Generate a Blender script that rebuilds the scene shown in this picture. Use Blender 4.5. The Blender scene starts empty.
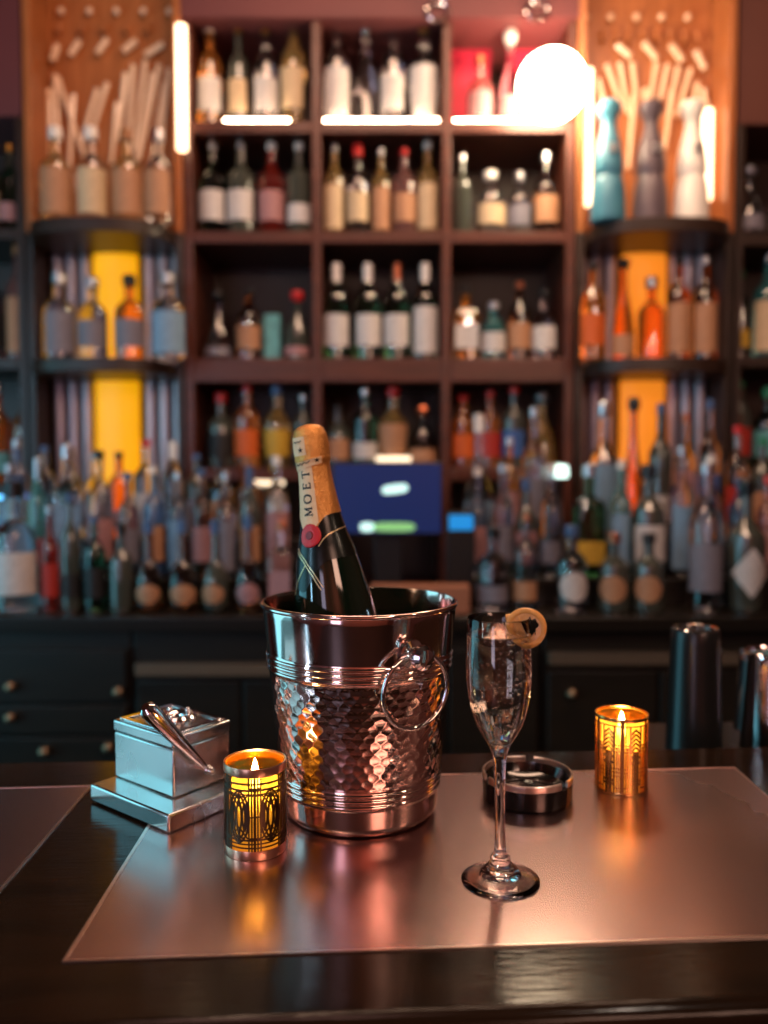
import bpy, math, random
from mathutils import Vector, Matrix, Euler
random.seed(7)
PI = math.pi
sc = bpy.context.scene
col = sc.collection

# ------------------------------------------------------------------ camera
F = 820.0
CAMZ = 1.438
BAR = 1.10
PITCH = math.atan(37.0 / F)
cd = bpy.data.cameras.new('camera')
cam = bpy.data.objects.new('camera', cd); col.objects.link(cam)
cam.location = (0, 0, CAMZ)
cam.rotation_euler = (PI / 2 - PITCH, 0, 0)
cd.sensor_fit = 'VERTICAL'; cd.sensor_height = 36.0; cd.lens = F / 1024 * 36.0
cd.clip_start = 0.02
cd.dof.use_dof = True; cd.dof.focus_distance = 0.735; cd.dof.aperture_fstop = 2.5
sc.camera = cam
sc.view_settings.view_transform = 'Standard'
sc.view_settings.look = 'None'
sc.view_settings.gamma = 1.0
sc.view_settings.exposure = 0.0
sc.view_settings.use_curve_mapping = False
try:
    sc.cycles.use_denoising = True
    sc.cycles.sample_clamp_indirect = 6.0
    sc.cycles.max_bounces = 14; sc.cycles.transmission_bounces = 14
    sc.cycles.caustics_reflective = True
    sc.cycles.blur_glossy = 0.5
except Exception:
    pass

def P(u, v, y=None, z=None):
    """the point of the place seen at picture point (u, v), at depth y or height z"""
    a = (u - 384.0) / F; b = (v - 512.0) / F
    c, s = math.cos(PITCH), math.sin(PITCH)
    d = Vector((a, c - b * s, -s - b * c))
    t = y / d.y if y is not None else (z - CAMZ) / d.z
    return Vector((0, 0, CAMZ)) + d * t

# ------------------------------------------------------------------ world, room lights and added unseen lights
w = bpy.data.worlds.new('room_dimness'); sc.world = w; w.use_nodes = True
w.node_tree.nodes['Background'].inputs[0].default_value = (0.9, 0.92, 0.5, 1)
w.node_tree.nodes['Background'].inputs[1].default_value = 0.04

def area(name, loc, aim, sx, sy, power, color):
    l = bpy.data.lights.new(name, 'AREA'); l.shape = 'RECTANGLE'; l.size = sx; l.size_y = sy
    l.energy = power; l.color = color
    o = bpy.data.objects.new(name, l); col.objects.link(o)
    o.location = loc
    o.rotation_euler = (Vector(aim) - Vector(loc)).to_track_quat('-Z', 'Y').to_euler()
    return o
area('ceiling_spot_light', (0.3, 1.55, 3.2), (0.3, 2.7, 1.6), 1.6, 0.3, 26, (1.0, 0.62, 0.42))
area('ceiling_spot_light', (-0.2, 0.9, 3.2), (0.1, 1.2, 1.1), 1.2, 0.3, 5, (1.0, 0.5, 0.42))
area('daylight_window_light', (-2.36, 1.25, 1.3), (-1.0, 1.25, 1.3), 1.5, 1.95, 15, (0.17, 0.62, 0.80))
area('warm_fill_light', (1.3, -1.6, 2.5), (0, 1.0, 1.1), 0.9, 0.5, 16, (1.0, 0.56, 0.40))  # unseen warm fill, added to show in the bucket's reflection
area('daylight_window_light', (-1.8, -2.9, 1.4), (-1.8, 0, 1.4), 0.85, 2.0, 9, (0.80, 0.76, 1.0))  # light of the added rear window, for the bucket's lilac stripe
area('blue_glint_light', (-2.3, -0.35, 1.75), (0.0, 1.6, 1.2), 0.07, 1.3, 13, (0.38, 0.74, 1.0))  # unseen light added for blue glints on the bottles' sides
area('wall_bounce_fill', (0.9, -2.2, 2.6), (0.6, -3.0, 1.3), 1.0, 0.2, 22, (1.0, 0.50, 0.36))  # unseen light added so the front wall brightens the bucket's reflection
area('wall_bounce_fill', (-1.4, -2.2, 2.6), (-1.5, -3.0, 1.3), 0.7, 0.2, 12, (1.0, 0.52, 0.42))  # second added wall light, also for the bucket's reflection
def glint_point(loc, power, color, rad=0.05):  # unseen points added for small glints on the bottle shoulders
    l = bpy.data.lights.new('glint_point_light', 'POINT'); l.energy = power; l.color = color; l.shadow_soft_size = rad
    o = bpy.data.objects.new('glint_point_light', l); col.objects.link(o); o.location = loc
for k, (x, y) in enumerate(((-1.5, 0.3), (-0.5, 0.1), (0.6, 0.25), (1.5, 0.3))):
    glint_point((x, y, 2.35), 8.5, ((0.75, 0.86, 1.0), (1.0, 0.74, 0.55), (1.0, 0.8, 0.66), (1.0, 0.7, 0.5))[k])

# ------------------------------------------------------------------ materials
MATS = {}
def rgb(r, g, b):
    f = lambda c: ((c / 255.0) / 12.92 if c / 255.0 <= 0.04045 else ((c / 255.0 + 0.055) / 1.055) ** 2.4)
    return (f(r), f(g), f(b), 1)
def pmat(name, color, rough=0.5, metal=0.0, trans=0.0, ior=1.45, emit=None, estr=0.0, coat=0.0,
         noise=None, bump=None, stretch=(1, 1, 1), rnoise=None):
    m = bpy.data.materials.new(name); m.use_nodes = True
    nt = m.node_tree; b = nt.nodes['Principled BSDF']
    b.inputs['Base Color'].default_value = color
    b.inputs['Roughness'].default_value = rough
    b.inputs['Metallic'].default_value = metal
    b.inputs['Transmission Weight'].default_value = trans
    b.inputs['IOR'].default_value = ior
    b.inputs['Coat Weight'].default_value = coat
    b.inputs['Coat Roughness'].default_value = 0.06
    if emit:
        b.inputs['Emission Color'].default_value = emit
        b.inputs['Emission Strength'].default_value = estr
    def coords(scale):
        tc = nt.nodes.new('ShaderNodeTexCoord'); mp = nt.nodes.new('ShaderNodeMapping')
        mp.inputs['Scale'].default_value = stretch
        nt.links.new(tc.outputs['Object'], mp.inputs[0])
        n = nt.nodes.new('ShaderNodeTexNoise'); n.inputs['Scale'].default_value = scale
        n.inputs['Detail'].default_value = 5
        nt.links.new(mp.outputs[0], n.inputs['Vector'])
        return n
    if noise:                       # (scale, second colour, contrast)
        n = coords(noise[0]); r = nt.nodes.new('ShaderNodeValToRGB')
        r.color_ramp.elements[0].position = 0.5 - noise[2]; r.color_ramp.elements[1].position = 0.5 + noise[2]
        r.color_ramp.elements[0].color = color; r.color_ramp.elements[1].color = noise[1]
        nt.links.new(n.outputs['Fac'], r.inputs[0]); nt.links.new(r.outputs[0], b.inputs['Base Color'])
    if rnoise:                      # (scale, low, high)
        n = coords(rnoise[0]); mr = nt.nodes.new('ShaderNodeMapRange')
        mr.inputs['From Min'].default_value = 0.3; mr.inputs['From Max'].default_value = 0.7
        mr.inputs['To Min'].default_value = rnoise[1]; mr.inputs['To Max'].default_value = rnoise[2]
        nt.links.new(n.outputs['Fac'], mr.inputs['Value']); nt.links.new(mr.outputs[0], b.inputs['Roughness'])
    if bump:                        # (scale, strength, distance)
        n = coords(bump[0]); bp = nt.nodes.new('ShaderNodeBump')
        bp.inputs['Strength'].default_value = bump[1]; bp.inputs['Distance'].default_value = bump[2]
        nt.links.new(n.outputs['Fac'], bp.inputs['Height']); nt.links.new(bp.outputs[0], b.inputs['Normal'])
    MATS[name] = m
    return m
M = MATS
pmat('wall_paint', rgb(92, 48, 36), 0.6, noise=(3, rgb(80, 42, 34), 0.3))
pmat('rose_paint', rgb(176, 112, 96), 0.6, noise=(3, rgb(160, 98, 84), 0.3))
pmat('soffit_paint', rgb(104, 50, 50), 0.55, noise=(3, rgb(92, 46, 48), 0.3))
pmat('ceiling_paint', rgb(60, 42, 36), 0.7)
pmat('floor_tile', rgb(30, 26, 24), 0.5, noise=(8, rgb(40, 34, 30), 0.2))
pmat('bar_wood', rgb(22, 15, 9), 0.15, coat=0.0, ior=1.27, noise=(5, rgb(40, 25, 14), 0.25), stretch=(1, 8, 4),
     bump=(30, 0.18, 0.0014))
pmat('brushed_steel', (0.56, 0.385, 0.37, 1), 0.25, 1.0, rnoise=(3, 0.225, 0.285))
pmat('steel_trim', (0.80, 0.62, 0.55, 1), 0.28, 1.0)
pmat('shelf_wood', rgb(66, 30, 20), 0.38, noise=(6, rgb(88, 42, 28), 0.25), stretch=(1, 6, 6))
pmat('shelf_wood_dark', rgb(38, 24, 18), 0.4, noise=(6, rgb(50, 32, 22), 0.25), stretch=(1, 6, 6))
pmat('back_panel_wood', rgb(46, 28, 22), 0.45, noise=(4, rgb(60, 38, 28), 0.3))
pmat('carved_wood', rgb(178, 108, 62), 0.32, noise=(8, rgb(146, 84, 44), 0.25), stretch=(8, 1, 1), bump=(24, 0.3, 0.003))
pmat('pale_carving', rgb(248, 214, 182), 0.22, noise=(10, rgb(236, 196, 160), 0.3), coat=0.6)
pmat('smoked_mirror', (0.50, 0.42, 0.46, 1), 0.35, 0.6)
pmat('cabinet_black', rgb(26, 22, 18), 0.4, noise=(6, rgb(36, 29, 22), 0.25), stretch=(1, 5, 5))
pmat('counter_black', rgb(24, 20, 16), 0.3)
pmat('brass_knob', (0.35, 0.24, 0.15, 1), 0.4, 1.0)
pmat('grey_trim', rgb(98, 82, 66), 0.45)
pmat('amber_panel_yellow', rgb(240, 160, 10), 0.4, emit=rgb(246, 168, 12), estr=0.85, noise=(12, rgb(232, 140, 10), 0.3))
pmat('amber_panel_orange', rgb(240, 130, 30), 0.4, emit=rgb(240, 134, 34), estr=0.9, noise=(12, rgb(232, 120, 30), 0.3))
pmat('globe_glow', (1, 0.9, 0.8, 1), 0.3, emit=(1.0, 0.76, 0.50, 1), estr=50)
pmat('strip_glow', (1, 0.9, 0.8, 1), 0.3, emit=(1.0, 0.70, 0.46, 1), estr=38)
pmat('lit_post_glow', (1, 0.9, 0.8, 1), 0.3, emit=(1.0, 0.66, 0.38, 1), estr=4.5)  # added glow that imitates lamp-lit posts and warms the carved panels
pmat('red_glow', (1, 0.3, 0.1, 1), 0.3, emit=(1.0, 0.16, 0.02, 1), estr=1.5)
pmat('window_glow', (0.5, 0.8, 1, 1), 0.4, emit=(0.10, 0.50, 0.62, 1), estr=0.95)
pmat('lilac_stripe_glow', (0.8, 0.75, 1, 1), 0.4, emit=(0.66, 0.58, 0.85, 1), estr=1.6)  # pane of the added window, mirrored as a lilac stripe
pmat('small_glow', (1, .9, .7, 1), 0.4, emit=(1.0, 0.80, 0.55, 1), estr=1.6)
pmat('bright_spot_glow', (.8, 1, .95, 1), 0.4, emit=(0.70, 1.0, 0.90, 1), estr=2.2)  # glow of the made-up lamp for a bright spot
pmat('blue_tint_glow', (.2, .6, 1, 1), 0.4, emit=(0.12, 0.50, 0.90, 1), estr=5)  # for the added strip that tints the far left blue
pmat('flame_glow', (1, 0.9, 0.6, 1), 0.5, emit=(1.0, 0.72, 0.30, 1), estr=60)
pmat('wax', rgb(250, 235, 200), 0.5, emit=(1.0, 0.62, 0.2, 1), estr=0.6)  # emission imitates flame light glowing through the wax
pmat('bucket_metal', (0.80, 0.60, 0.54, 1), 0.10, 1.0)
pmat('chrome', (0.78, 0.76, 0.76, 1), 0.07, 1.0)
pmat('satin_steel', (0.66, 0.64, 0.62, 1), 0.2, 1.0, bump=(60, 0.05, 0.0008), rnoise=(12, 0.12, 0.3))
pmat('copper', (0.88, 0.50, 0.34, 1), 0.28, 1.0)
pmat('gold_metal', (0.85, 0.52, 0.18, 1), 0.25, 1.0)
pmat('dark_bronze', (0.10, 0.065, 0.04, 1), 0.35, 1.0)
pmat('champagne_glass', rgb(8, 26, 16), 0.05, coat=0.8)
pmat('foil_gold', (0.88, 0.38, 0.10, 1), 0.36, 0.85, bump=(520, 1.0, 0.0016))
pmat('foil_cream', rgb(240, 200, 150), 0.5, noise=(200, rgb(246, 214, 168), 0.2))
pmat('ink_black', rgb(18, 14, 10), 0.5)
pmat('gold_line', (0.85, 0.62, 0.34, 1), 0.35, 0.7)
pmat('seal_red', rgb(206, 38, 44), 0.38, bump=(300, 0.3, 0.0006))
pmat('seal_dark', rgb(126, 26, 30), 0.4)
pmat('sash_black', rgb(12, 18, 14), 0.25)
pmat('clear_glass', (1, 1, 1, 1), 0.0, trans=1.0, ior=1.47)
pmat('champagne', (1.0, 0.95, 0.82, 1), 0.0, trans=1.0, ior=1.34)
pmat('bubble', (1, 0.98, 0.92, 1), 0.0, trans=1.0, ior=1.0 / 1.2)
pmat('citrus_peel', rgb(238, 152, 66), 0.4, noise=(150, rgb(248, 184, 106), 0.3), bump=(400, 0.3, 0.0006))
pmat('citrus_flesh', rgb(244, 186, 128), 0.3, noise=(220, rgb(230, 156, 92), 0.2))
pmat('ashtray_black', rgb(14, 13, 11), 0.14, coat=0.5)
pmat('tin_black', rgb(24, 26, 26), 0.3, coat=0.2)
pmat('plastic_black', rgb(16, 16, 17), 0.4)
pmat('screen_navy', rgb(14, 26, 60), 0.3, emit=rgb(12, 42, 98), estr=0.55)
pmat('screen_white', rgb(220, 255, 240), 0.4, emit=rgb(190, 245, 240), estr=1.0)
pmat('screen_green', rgb(120, 180, 110), 0.4, emit=rgb(130, 190, 120), estr=0.8)
pmat('screen_blue', rgb(20, 120, 190), 0.4, emit=rgb(20, 130, 200), estr=0.9)
pmat('tan_wood', rgb(150, 96, 70), 0.5)
pmat('pink_box', rgb(206, 40, 72), 0.5)
pmat('ice', (0.9, 0.95, 1, 1), 0.1, trans=0.6)
# amber liner that lets the flame shine through
m = bpy.data.materials.new('amber_liner'); m.use_nodes = True; nt = m.node_tree
nt.nodes.clear()
out = nt.nodes.new('ShaderNodeOutputMaterial'); mix = nt.nodes.new('ShaderNodeMixShader')
tr = nt.nodes.new('ShaderNodeBsdfTranslucent'); tp = nt.nodes.new('ShaderNodeBsdfTransparent')
tr.inputs[0].default_value = (1.0, 0.74, 0.20, 1); tp.inputs[0].default_value = (1.0, 0.80, 0.40, 1)
mix.inputs[0].default_value = 0.42
nt.links.new(tp.outputs[0], mix.inputs[1]); nt.links.new(tr.outputs[0], mix.inputs[2])
nt.links.new(mix.outputs[0], out.inputs[0]); MATS['amber_liner'] = m

# bottle glass, caps and label papers (kept by plain word)
GLASS = {'clear': (0.88, 0.92, 0.95), 'smoky': (0.55, 0.55, 0.62), 'green': (0.05, 0.22, 0.08), 'dark': (0.045, 0.05, 0.04),
         'amber': (0.85, 0.34, 0.06), 'orange': (0.95, 0.30, 0.04), 'brown': (0.36, 0.13, 0.04), 'teal': (0.15, 0.6, 0.62),
         'pink': (0.85, 0.42, 0.38), 'golden': (0.88, 0.6, 0.22), 'red': (0.6, 0.05, 0.03), 'blue': (0.12, 0.3, 0.65)}
for k, c in GLASS.items():
    pmat('glass_' + k, c + (1,), 0.04, trans=0.0 if k == 'dark' else (1.0 if k in ('clear', 'smoky', 'green', 'brown') else 0.9), ior=1.5, coat=1.0)
PAPER = {'white': (206, 200, 196), 'cream': (206, 180, 142), 'tan': (180, 130, 94), 'grey': (122, 118, 128), 'red': (176, 44, 32),
         'pink': (170, 122, 122), 'yellow': (206, 164, 50), 'blue': (58, 96, 160), 'black': (24, 22, 22), 'orange': (214, 96, 30),
         'teal': (100, 170, 172), 'pale blue': (124, 158, 184)}
for k, c in PAPER.items():
    pmat('paper_' + k.replace(' ', '_'), rgb(*c), 0.55, noise=(30, rgb(*[int(x * 0.86) for x in c]), 0.12))
CAPC = {'black': (20, 18, 18, 0), 'gold': (200, 150, 70, 1), 'silver': (190, 190, 195, 1), 'red': (190, 30, 30, 0), 'white': (225, 218, 210, 0),
        'wooden': (150, 96, 56, 0), 'blue': (62, 88, 128, 0), 'green': (30, 120, 80, 0), 'copper': (190, 110, 80, 1)}
for k, c in CAPC.items():
    pmat('cap_' + k, rgb(*c[:3]), 0.3, float(c[3]))
pmat('ceramic_blue', rgb(58, 118, 140), 0.35, noise=(20, rgb(78, 138, 156), 0.2))
pmat('ceramic_grey', rgb(104, 88, 92), 0.35, noise=(20, rgb(84, 72, 78), 0.2))
pmat('ceramic_white', rgb(236, 228, 214), 0.3)

# ------------------------------------------------------------------ builders
class MB:
    def __init__(self): self.v = []; self.f = []
    def add(self, v, f, mtx=None):
        n = len(self.v)
        self.v += [tuple(mtx @ Vector(p)) if mtx else tuple(p) for p in v]
        self.f += [tuple(i + n for i in q) for q in f]; return self
    def box(self, x0, x1, y0, y1, z0, z1, mtx=None):
        v = [(x, y, z) for z in (z0, z1) for y in (y0, y1) for x in (x0, x1)]
        f = [(0, 2, 3, 1), (4, 5, 7, 6), (0, 1, 5, 4), (2, 6, 7, 3), (0, 4, 6, 2), (1, 3, 7, 5)]
        return self.add(v, f, mtx)
    def prism(self, poly, z0, z1, mtx=None):
        n = len(poly)
        a = sum(poly[i][0] * poly[(i + 1) % n][1] - poly[(i + 1) % n][0] * poly[i][1] for i in range(n))
        if a < 0: poly = poly[::-1]
        v = [(p[0], p[1], z0) for p in poly] + [(p[0], p[1], z1) for p in poly]
        f = [tuple(range(n - 1, -1, -1)), tuple(range(n, 2 * n))] + [(i, (i + 1) % n, n + (i + 1) % n, n + i) for i in range(n)]
        return self.add(v, f, mtx)
    def lathe(self, prof, n=48, sup=None, mtx=None, rfun=None):
        """prof: (r, z) from the bottom outside upwards; r = 0 closes on the axis"""
        v = []; f = []; rings = []
        for (r, z) in prof:
            if r < 1e-7:
                rings.append([len(v)]); v.append((0, 0, z)); continue
            ring = []
            for i in range(n):
                a = 2 * PI * i / n
                c, s = math.cos(a), math.sin(a)
                k = r
                if sup: k = r / ((abs(c) ** sup + abs(s) ** sup) ** (1.0 / sup))
                if rfun: k += rfun(a, z, r)
                ring.append(len(v)); v.append((k * c, k * s, z))
            rings.append(ring)
        for A, B in zip(rings, rings[1:]):
            if len(A) == 1 and len(B) == 1: continue
            for i in range(n):
                j = (i + 1) % n
                if len(A) == 1: f.append((A[0], B[j], B[i]))
                elif len(B) == 1: f.append((A[i], A[j], B[0]))
                else: f.append((A[i], A[j], B[j], B[i]))
        return self.add(v, f, mtx)
    def tube(self, pts, rad, n=10, closed=False, mtx=None):
        pts = [Vector(p) for p in pts]; m = len(pts)
        rr = rad if isinstance(rad, (list, tuple)) else [rad] * m
        v = []; f = []; up = None
        for i, p in enumerate(pts):
            a = pts[(i - 1) % m] if (closed or i > 0) else p
            b = pts[(i + 1) % m] if (closed or i < m - 1) else p
            t = (b - a).normalized()
            if up is None:
                up = Vector((0, 0, 1)) if abs(t.z) < 0.9 else Vector((1, 0, 0))
            up = (up - t * up.dot(t)).normalized(); s = t.cross(up)
            for k in range(n):
                c = 2 * PI * k / n
                v.append(tuple(p + (up * math.cos(c) + s * math.sin(c)) * rr[i]))
        for i in range(m if closed else m - 1):
            j = (i + 1) % m
            for k in range(n):
                l = (k + 1) % n
                f.append((i * n + k, j * n + k, j * n + l, i * n + l))
        if not closed:
            f.append(tuple(range(n))); f.append(tuple(range(m * n - 1, (m - 1) * n - 1, -1)))
        return self.add(v, f, mtx)
    def ball(self, c, r, n=20, sz=1.0):
        prof = [(r * math.sin(PI * i / n) if 0 < i < n else 0, -r * sz * math.cos(PI * i / n)) for i in range(n + 1)]
        return self.lathe(prof, n * 2, mtx=Matrix.Translation(c))
    def band(self, R, pts, width, thick=0.0006, closed=False):
        """a flat strip bent round a cylinder of radius R; pts are (angle, z)"""
        m = len(pts); v = []; f = []
        for i, (a, z) in enumerate(pts):
            p = pts[(i - 1) % m] if (closed or i > 0) else pts[i]
            q = pts[(i + 1) % m] if (closed or i < m - 1) else pts[i]
            dx, dz = (q[0] - p[0]) * R, q[1] - p[1]
            l = math.hypot(dx, dz) or 1
            nx, nz = -dz / l * width / 2, dx / l * width / 2
            for (s, rr) in ((-1, R), (1, R), (1, R + thick), (-1, R + thick)):
                aa = a + s * nx / R
                v.append((rr * math.sin(aa), -rr * math.cos(aa), z + s * nz))
        for i in range(m if closed else m - 1):
            j = (i + 1) % m
            for k in range(4):
                l = (k + 1) % 4
                f.append((i * 4 + k, i * 4 + l, j * 4 + l, j * 4 + k))
        if not closed:
            f.append((3, 2, 1, 0)); e = (m - 1) * 4; f.append((e, e + 1, e + 2, e + 3))
        return self.add(v, f)
    def build(self, name, mat, parent=None, smooth=35, bevel=0, loc=None, rot=None, mtx=None):
        me = bpy.data.meshes.new(name); me.from_pydata(self.v, [], self.f); me.validate(); me.update()
        if mat: me.materials.append(M[mat] if isinstance(mat, str) else mat)
        if smooth:
            for p in me.polygons: p.use_smooth = True
            me.set_sharp_from_angle(angle=math.radians(smooth))
        o = bpy.data.objects.new(name, me); col.objects.link(o)
        if parent: o.parent = parent
        if loc: o.location = loc
        if rot: o.rotation_euler = rot
        if bevel:
            b = o.modifiers.new('bevel', 'BEVEL'); b.width = bevel; b.segments = 3; b.limit_method = 'ANGLE'
            b.angle_limit = math.radians(40)
        return o

def empty(name, loc, label=None, cat=None, group=None, rot=(0, 0, 0)):
    o = bpy.data.objects.new(name, None); col.objects.link(o); o.empty_display_size = 0.05
    o.location = loc; o.rotation_euler = rot
    return tag(o, label, cat, group)
def tag(o, label=None, cat=None, group=None, kind=None):
    if label: o['label'] = label
    if cat: o['category'] = cat
    if group: o['group'] = group
    if kind: o['kind'] = kind
    return o
def box(x0, x1, y0, y1, z0, z1): return MB().box(x0, x1, y0, y1, z0, z1)
def struct(name, mb, mat, bevel=0): return tag(mb.build(name, mat, smooth=0 if not bevel else 35, bevel=bevel), kind='structure')

# ------------------------------------------------------------------ room
RX0, RX1, RY0, RY1, RZ = -2.5, 2.5, -3.0, 3.0, 3.3
struct('floor', box(RX0, RX1, RY0, RY1, -0.05, 0), 'floor_tile')
struct('ceiling', box(RX0, RX1, RY0, RY1, RZ, RZ + 0.05), 'ceiling_paint')
struct('wall_back', box(RX0, RX1, RY1, RY1 + 0.08, 0, RZ), 'wall_paint')
struct('wall_left', box(RX0 - 0.08, RX0, RY0, RY1 + 0.08, 0, RZ), 'wall_paint')
struct('wall_right', box(RX1, RX1 + 0.08, RY0, RY1 + 0.08, 0, RZ), 'wall_paint')
struct('wall_front', box(RX0, RX1, RY0 - 0.08, RY0, 0, RZ), 'rose_paint')
wf = MB()
for (a, b, c, d) in ((0.45, 0.5, 0.25, 2.35), (2.0, 2.05, 0.25, 2.35)):
    wf.box(RX0 + 0.001, RX0 + 0.05, a, b, c, d)
for (c, d) in ((0.25, 0.3), (2.3, 2.35)):
    wf.box(RX0 + 0.001, RX0 + 0.05, 0.45, 2.05, c, d)
wo = struct('window_1', box(RX0 + 0.002, RX0 + 0.015, 0.46, 2.04, 0.26, 2.34), 'window_glow')
wf.build('window_frame', 'shelf_wood_dark', wo, smooth=0)

w2 = struct('added_window', box(-2.24, -1.36, RY0 + 0.002, RY0 + 0.015, 0.35, 2.45), 'lilac_stripe_glow')  # unseen window added to mirror a lilac stripe in the bucket
w2f = MB()
for (a, b) in ((-2.28, -2.24), (-1.36, -1.32), (-1.82, -1.78)): w2f.box(a, b, RY0 + 0.001, RY0 + 0.05, 0.31, 2.49)
for (a, b) in ((0.31, 0.35), (2.45, 2.49), (1.38, 1.41)): w2f.box(-2.28, -1.32, RY0 + 0.001, RY0 + 0.05, a, b)
w2f.build('window_frame', 'shelf_wood_dark', w2, smooth=0)

# soffit over the middle shelves and the plain wall above the outer shelves
zs20 = P(384, 20, y=2.6).z
struct('trim_1', box(-0.625, 0.60, 2.585, 2.995, zs20, RZ - 0.002), 'soffit_paint')
zl, zr = P(10, 116, y=2.6).z, P(750, 124, y=2.6).z
struct('trim_2', box(-2.4, -1.125, 2.60, 2.995, zl, RZ - 0.002), 'soffit_paint')
struct('trim_3', box(1.10, 2.4, 2.60, 2.995, zr, RZ - 0.002), 'wall_paint')

# ------------------------------------------------------------------ back bar: middle shelving
YF = 2.60
ZT, Z2, Z3, Z4 = (P(384, v, y=YF).z for v in (121, 231, 358, 468))
sh = empty('bar_shelving', (0, 2.75, 1.075), 'tall dark wooden bottle shelving with three columns of open compartments', 'shelving')
def loc_box(par, name, mat, x0, x1, y0, y1, z0, z1, bevel=0.003):
    L = par.location
    return box(x0 - L.x, x1 - L.x, y0 - L.y, y1 - L.y, z0 - L.z, z1 - L.z).build(name, mat, par, bevel=bevel)
UX = [-0.612, -0.211, 0.195, 0.583]
loc_box(sh, 'back_panel', 'back_panel_wood', -0.625, 0.597, 2.93, 2.95, 1.076, zs20 - 0.002)
for x in UX: loc_box(sh, 'upright', 'shelf_wood', x - 0.014, x + 0.014, YF, 2.93, 1.076, zs20 - 0.002)
for i in range(3):
    a, b = UX[i] + 0.0145, UX[i + 1] - 0.0145
    for (z, t) in ((ZT, 0.036), (Z2, 0.036), (Z3, 0.075), (Z4, 0.04)):
        loc_box(sh, 'shelf', 'shelf_wood', a, b, YF, 2.929, z - t, z)
    lo = loc_box(sh, 'strip_light', 'strip_glow', a + (0.10 if i == 0 else 0.01), b - (0.07 if i == 0 else 0.01), YF + 0.008, YF + 0.016, ZT + 0.001, ZT + 0.009, 0)
    lo['label'] = 'glowing warm light strip along the top shelf'

for (pa, pb, v, cell) in ((243, 284, 483, 0), (376, 411, 459, 1)):
    a, b, c = P(pa, v, y=2.597), P(pb, v, y=2.597), P(pa, v, y=2.597).z
    t = loc_box(sh, 'strip_light', 'small_glow', a.x, b.x, 2.594, 2.5995, c - 0.008, c + 0.008, 0.002)
    t['label'] = 'short pale glowing strip on the shelf front'

# ------------------------------------------------------------------ back bar: bowed bays left and right
def bay(cx, side, label, amber, lab2):
    r = empty('display_bay', (cx, 2.7, 1.075), label, 'shelving')
    hw = 0.232
    z0 = 1.076
    loc_box(r, 'back_panel', 'carved_wood', cx - hw, cx + hw, 2.74, 2.76, zb1, RZ - 0.003)
    loc_box(r, 'lower_back_panel', 'back_panel_wood', cx - hw, cx + hw, 2.74, 2.76, z0, zb1 - 0.001)
    for s in (-1, 1):
        loc_box(r, 'upright', 'shelf_wood_dark', cx + s * hw - 0.012, cx + s * hw + 0.012, 2.59, 2.739, z0, zb1 - 0.001)
        loc_box(r, 'corner_post', 'carved_wood', cx + s * hw - 0.012, cx + s * hw + 0.012, 2.59, 2.739, zb1, RZ - 0.003)
    for z in (zb1, zb2):
        poly = [(cx - hw + 0.013 - cx, 0.038), (cx - hw + 0.013 - cx, -0.10)]
        for k in range(13):
            a = PI + PI * k / 12
            poly.append((0.215 * math.copysign(abs(math.cos(a)) ** 0.75, math.cos(a)), -0.10 + 0.17 * -(abs(math.sin(a)) ** 0.75)))
        poly += [(hw - 0.013, -0.10), (hw - 0.013, 0.038)]
        MB().prism(poly, z - 0.04 - 1.075, z - 1.075).build('shelf', 'shelf_wood_dark', r, bevel=0.003)
    # half-round backlit column in the middle
    for (a, b) in ((z0, zb2 - 0.042), (zb2 + 0.001, zb1 - 0.042)):
        hc = MB().lathe([(0.0, a - 1.075), (0.073, a - 1.075), (0.073, b - 1.075), (0, b - 1.075)], 40, mtx=Matrix.Translation((0, 0.0, 0)) @ Matrix.Diagonal((1, 0.45, 1, 1)))
        o = hc.build('light_column', amber, r); o['label'] = lab2
        for k in (-1, 1):
            for q in range(3):
                xx = k * (0.105 + q * 0.045)
                MB().lathe([(0, a - 1.075), (0.02, a - 1.075), (0.02, b - 1.075), (0, b - 1.075)], 16,
                           mtx=Matrix.Translation((xx, 0.019, 0))).build('fluted_mirror_rod', 'smoked_mirror', r)
    # carved ornament above the top shelf
    def at(px, py): q = P(px, py, y=2.725); return (q.x - cx, 0.02, q.z - 1.075)
    return r, at
zb1 = P(384, 216, y=2.43).z; zb2 = P(384, 357, y=2.43).z
LB, RB = -0.872, 0.845
lb, atl = bay(LB, -1, 'left bowed shelf bay with a yellow backlit column and orange carved panel', 'amber_panel_yellow', 'glowing yellow half-round column')
rb, atr = bay(RB, 1, 'right bowed shelf bay with an orange backlit column and fan-carved panel', 'amber_panel_orange', 'glowing orange half-round column')
def ornaments(par, at, studs, dashes, shorts, rods):
    for (x, y) in studs: MB().ball(at(x, y), 0.011, 8).build('stud', 'pale_carving', par)
    for (x, y, x2, y2) in dashes: 
        a, b = Vector(at(x, y)), Vector(at(x2, y2)); MB().tube([a, a.lerp(b, .5), b], 0.0105, 10).build('slanted_bar', 'pale_carving', par)
    for (x, y, x2, y2) in shorts:
        a, b = Vector(at(x, y)), Vector(at(x2, y2)); MB().tube([a, b], 0.009, 10).build('short_bar', 'carved_wood', par)
    for (x, y, x2, y2) in rods:
        a, b = Vector(at(x, y)), Vector(at(x2, y2)); MB().tube([a, b], [0.0095, 0.006], 10).build('fan_rod', 'pale_carving', par)
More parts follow.
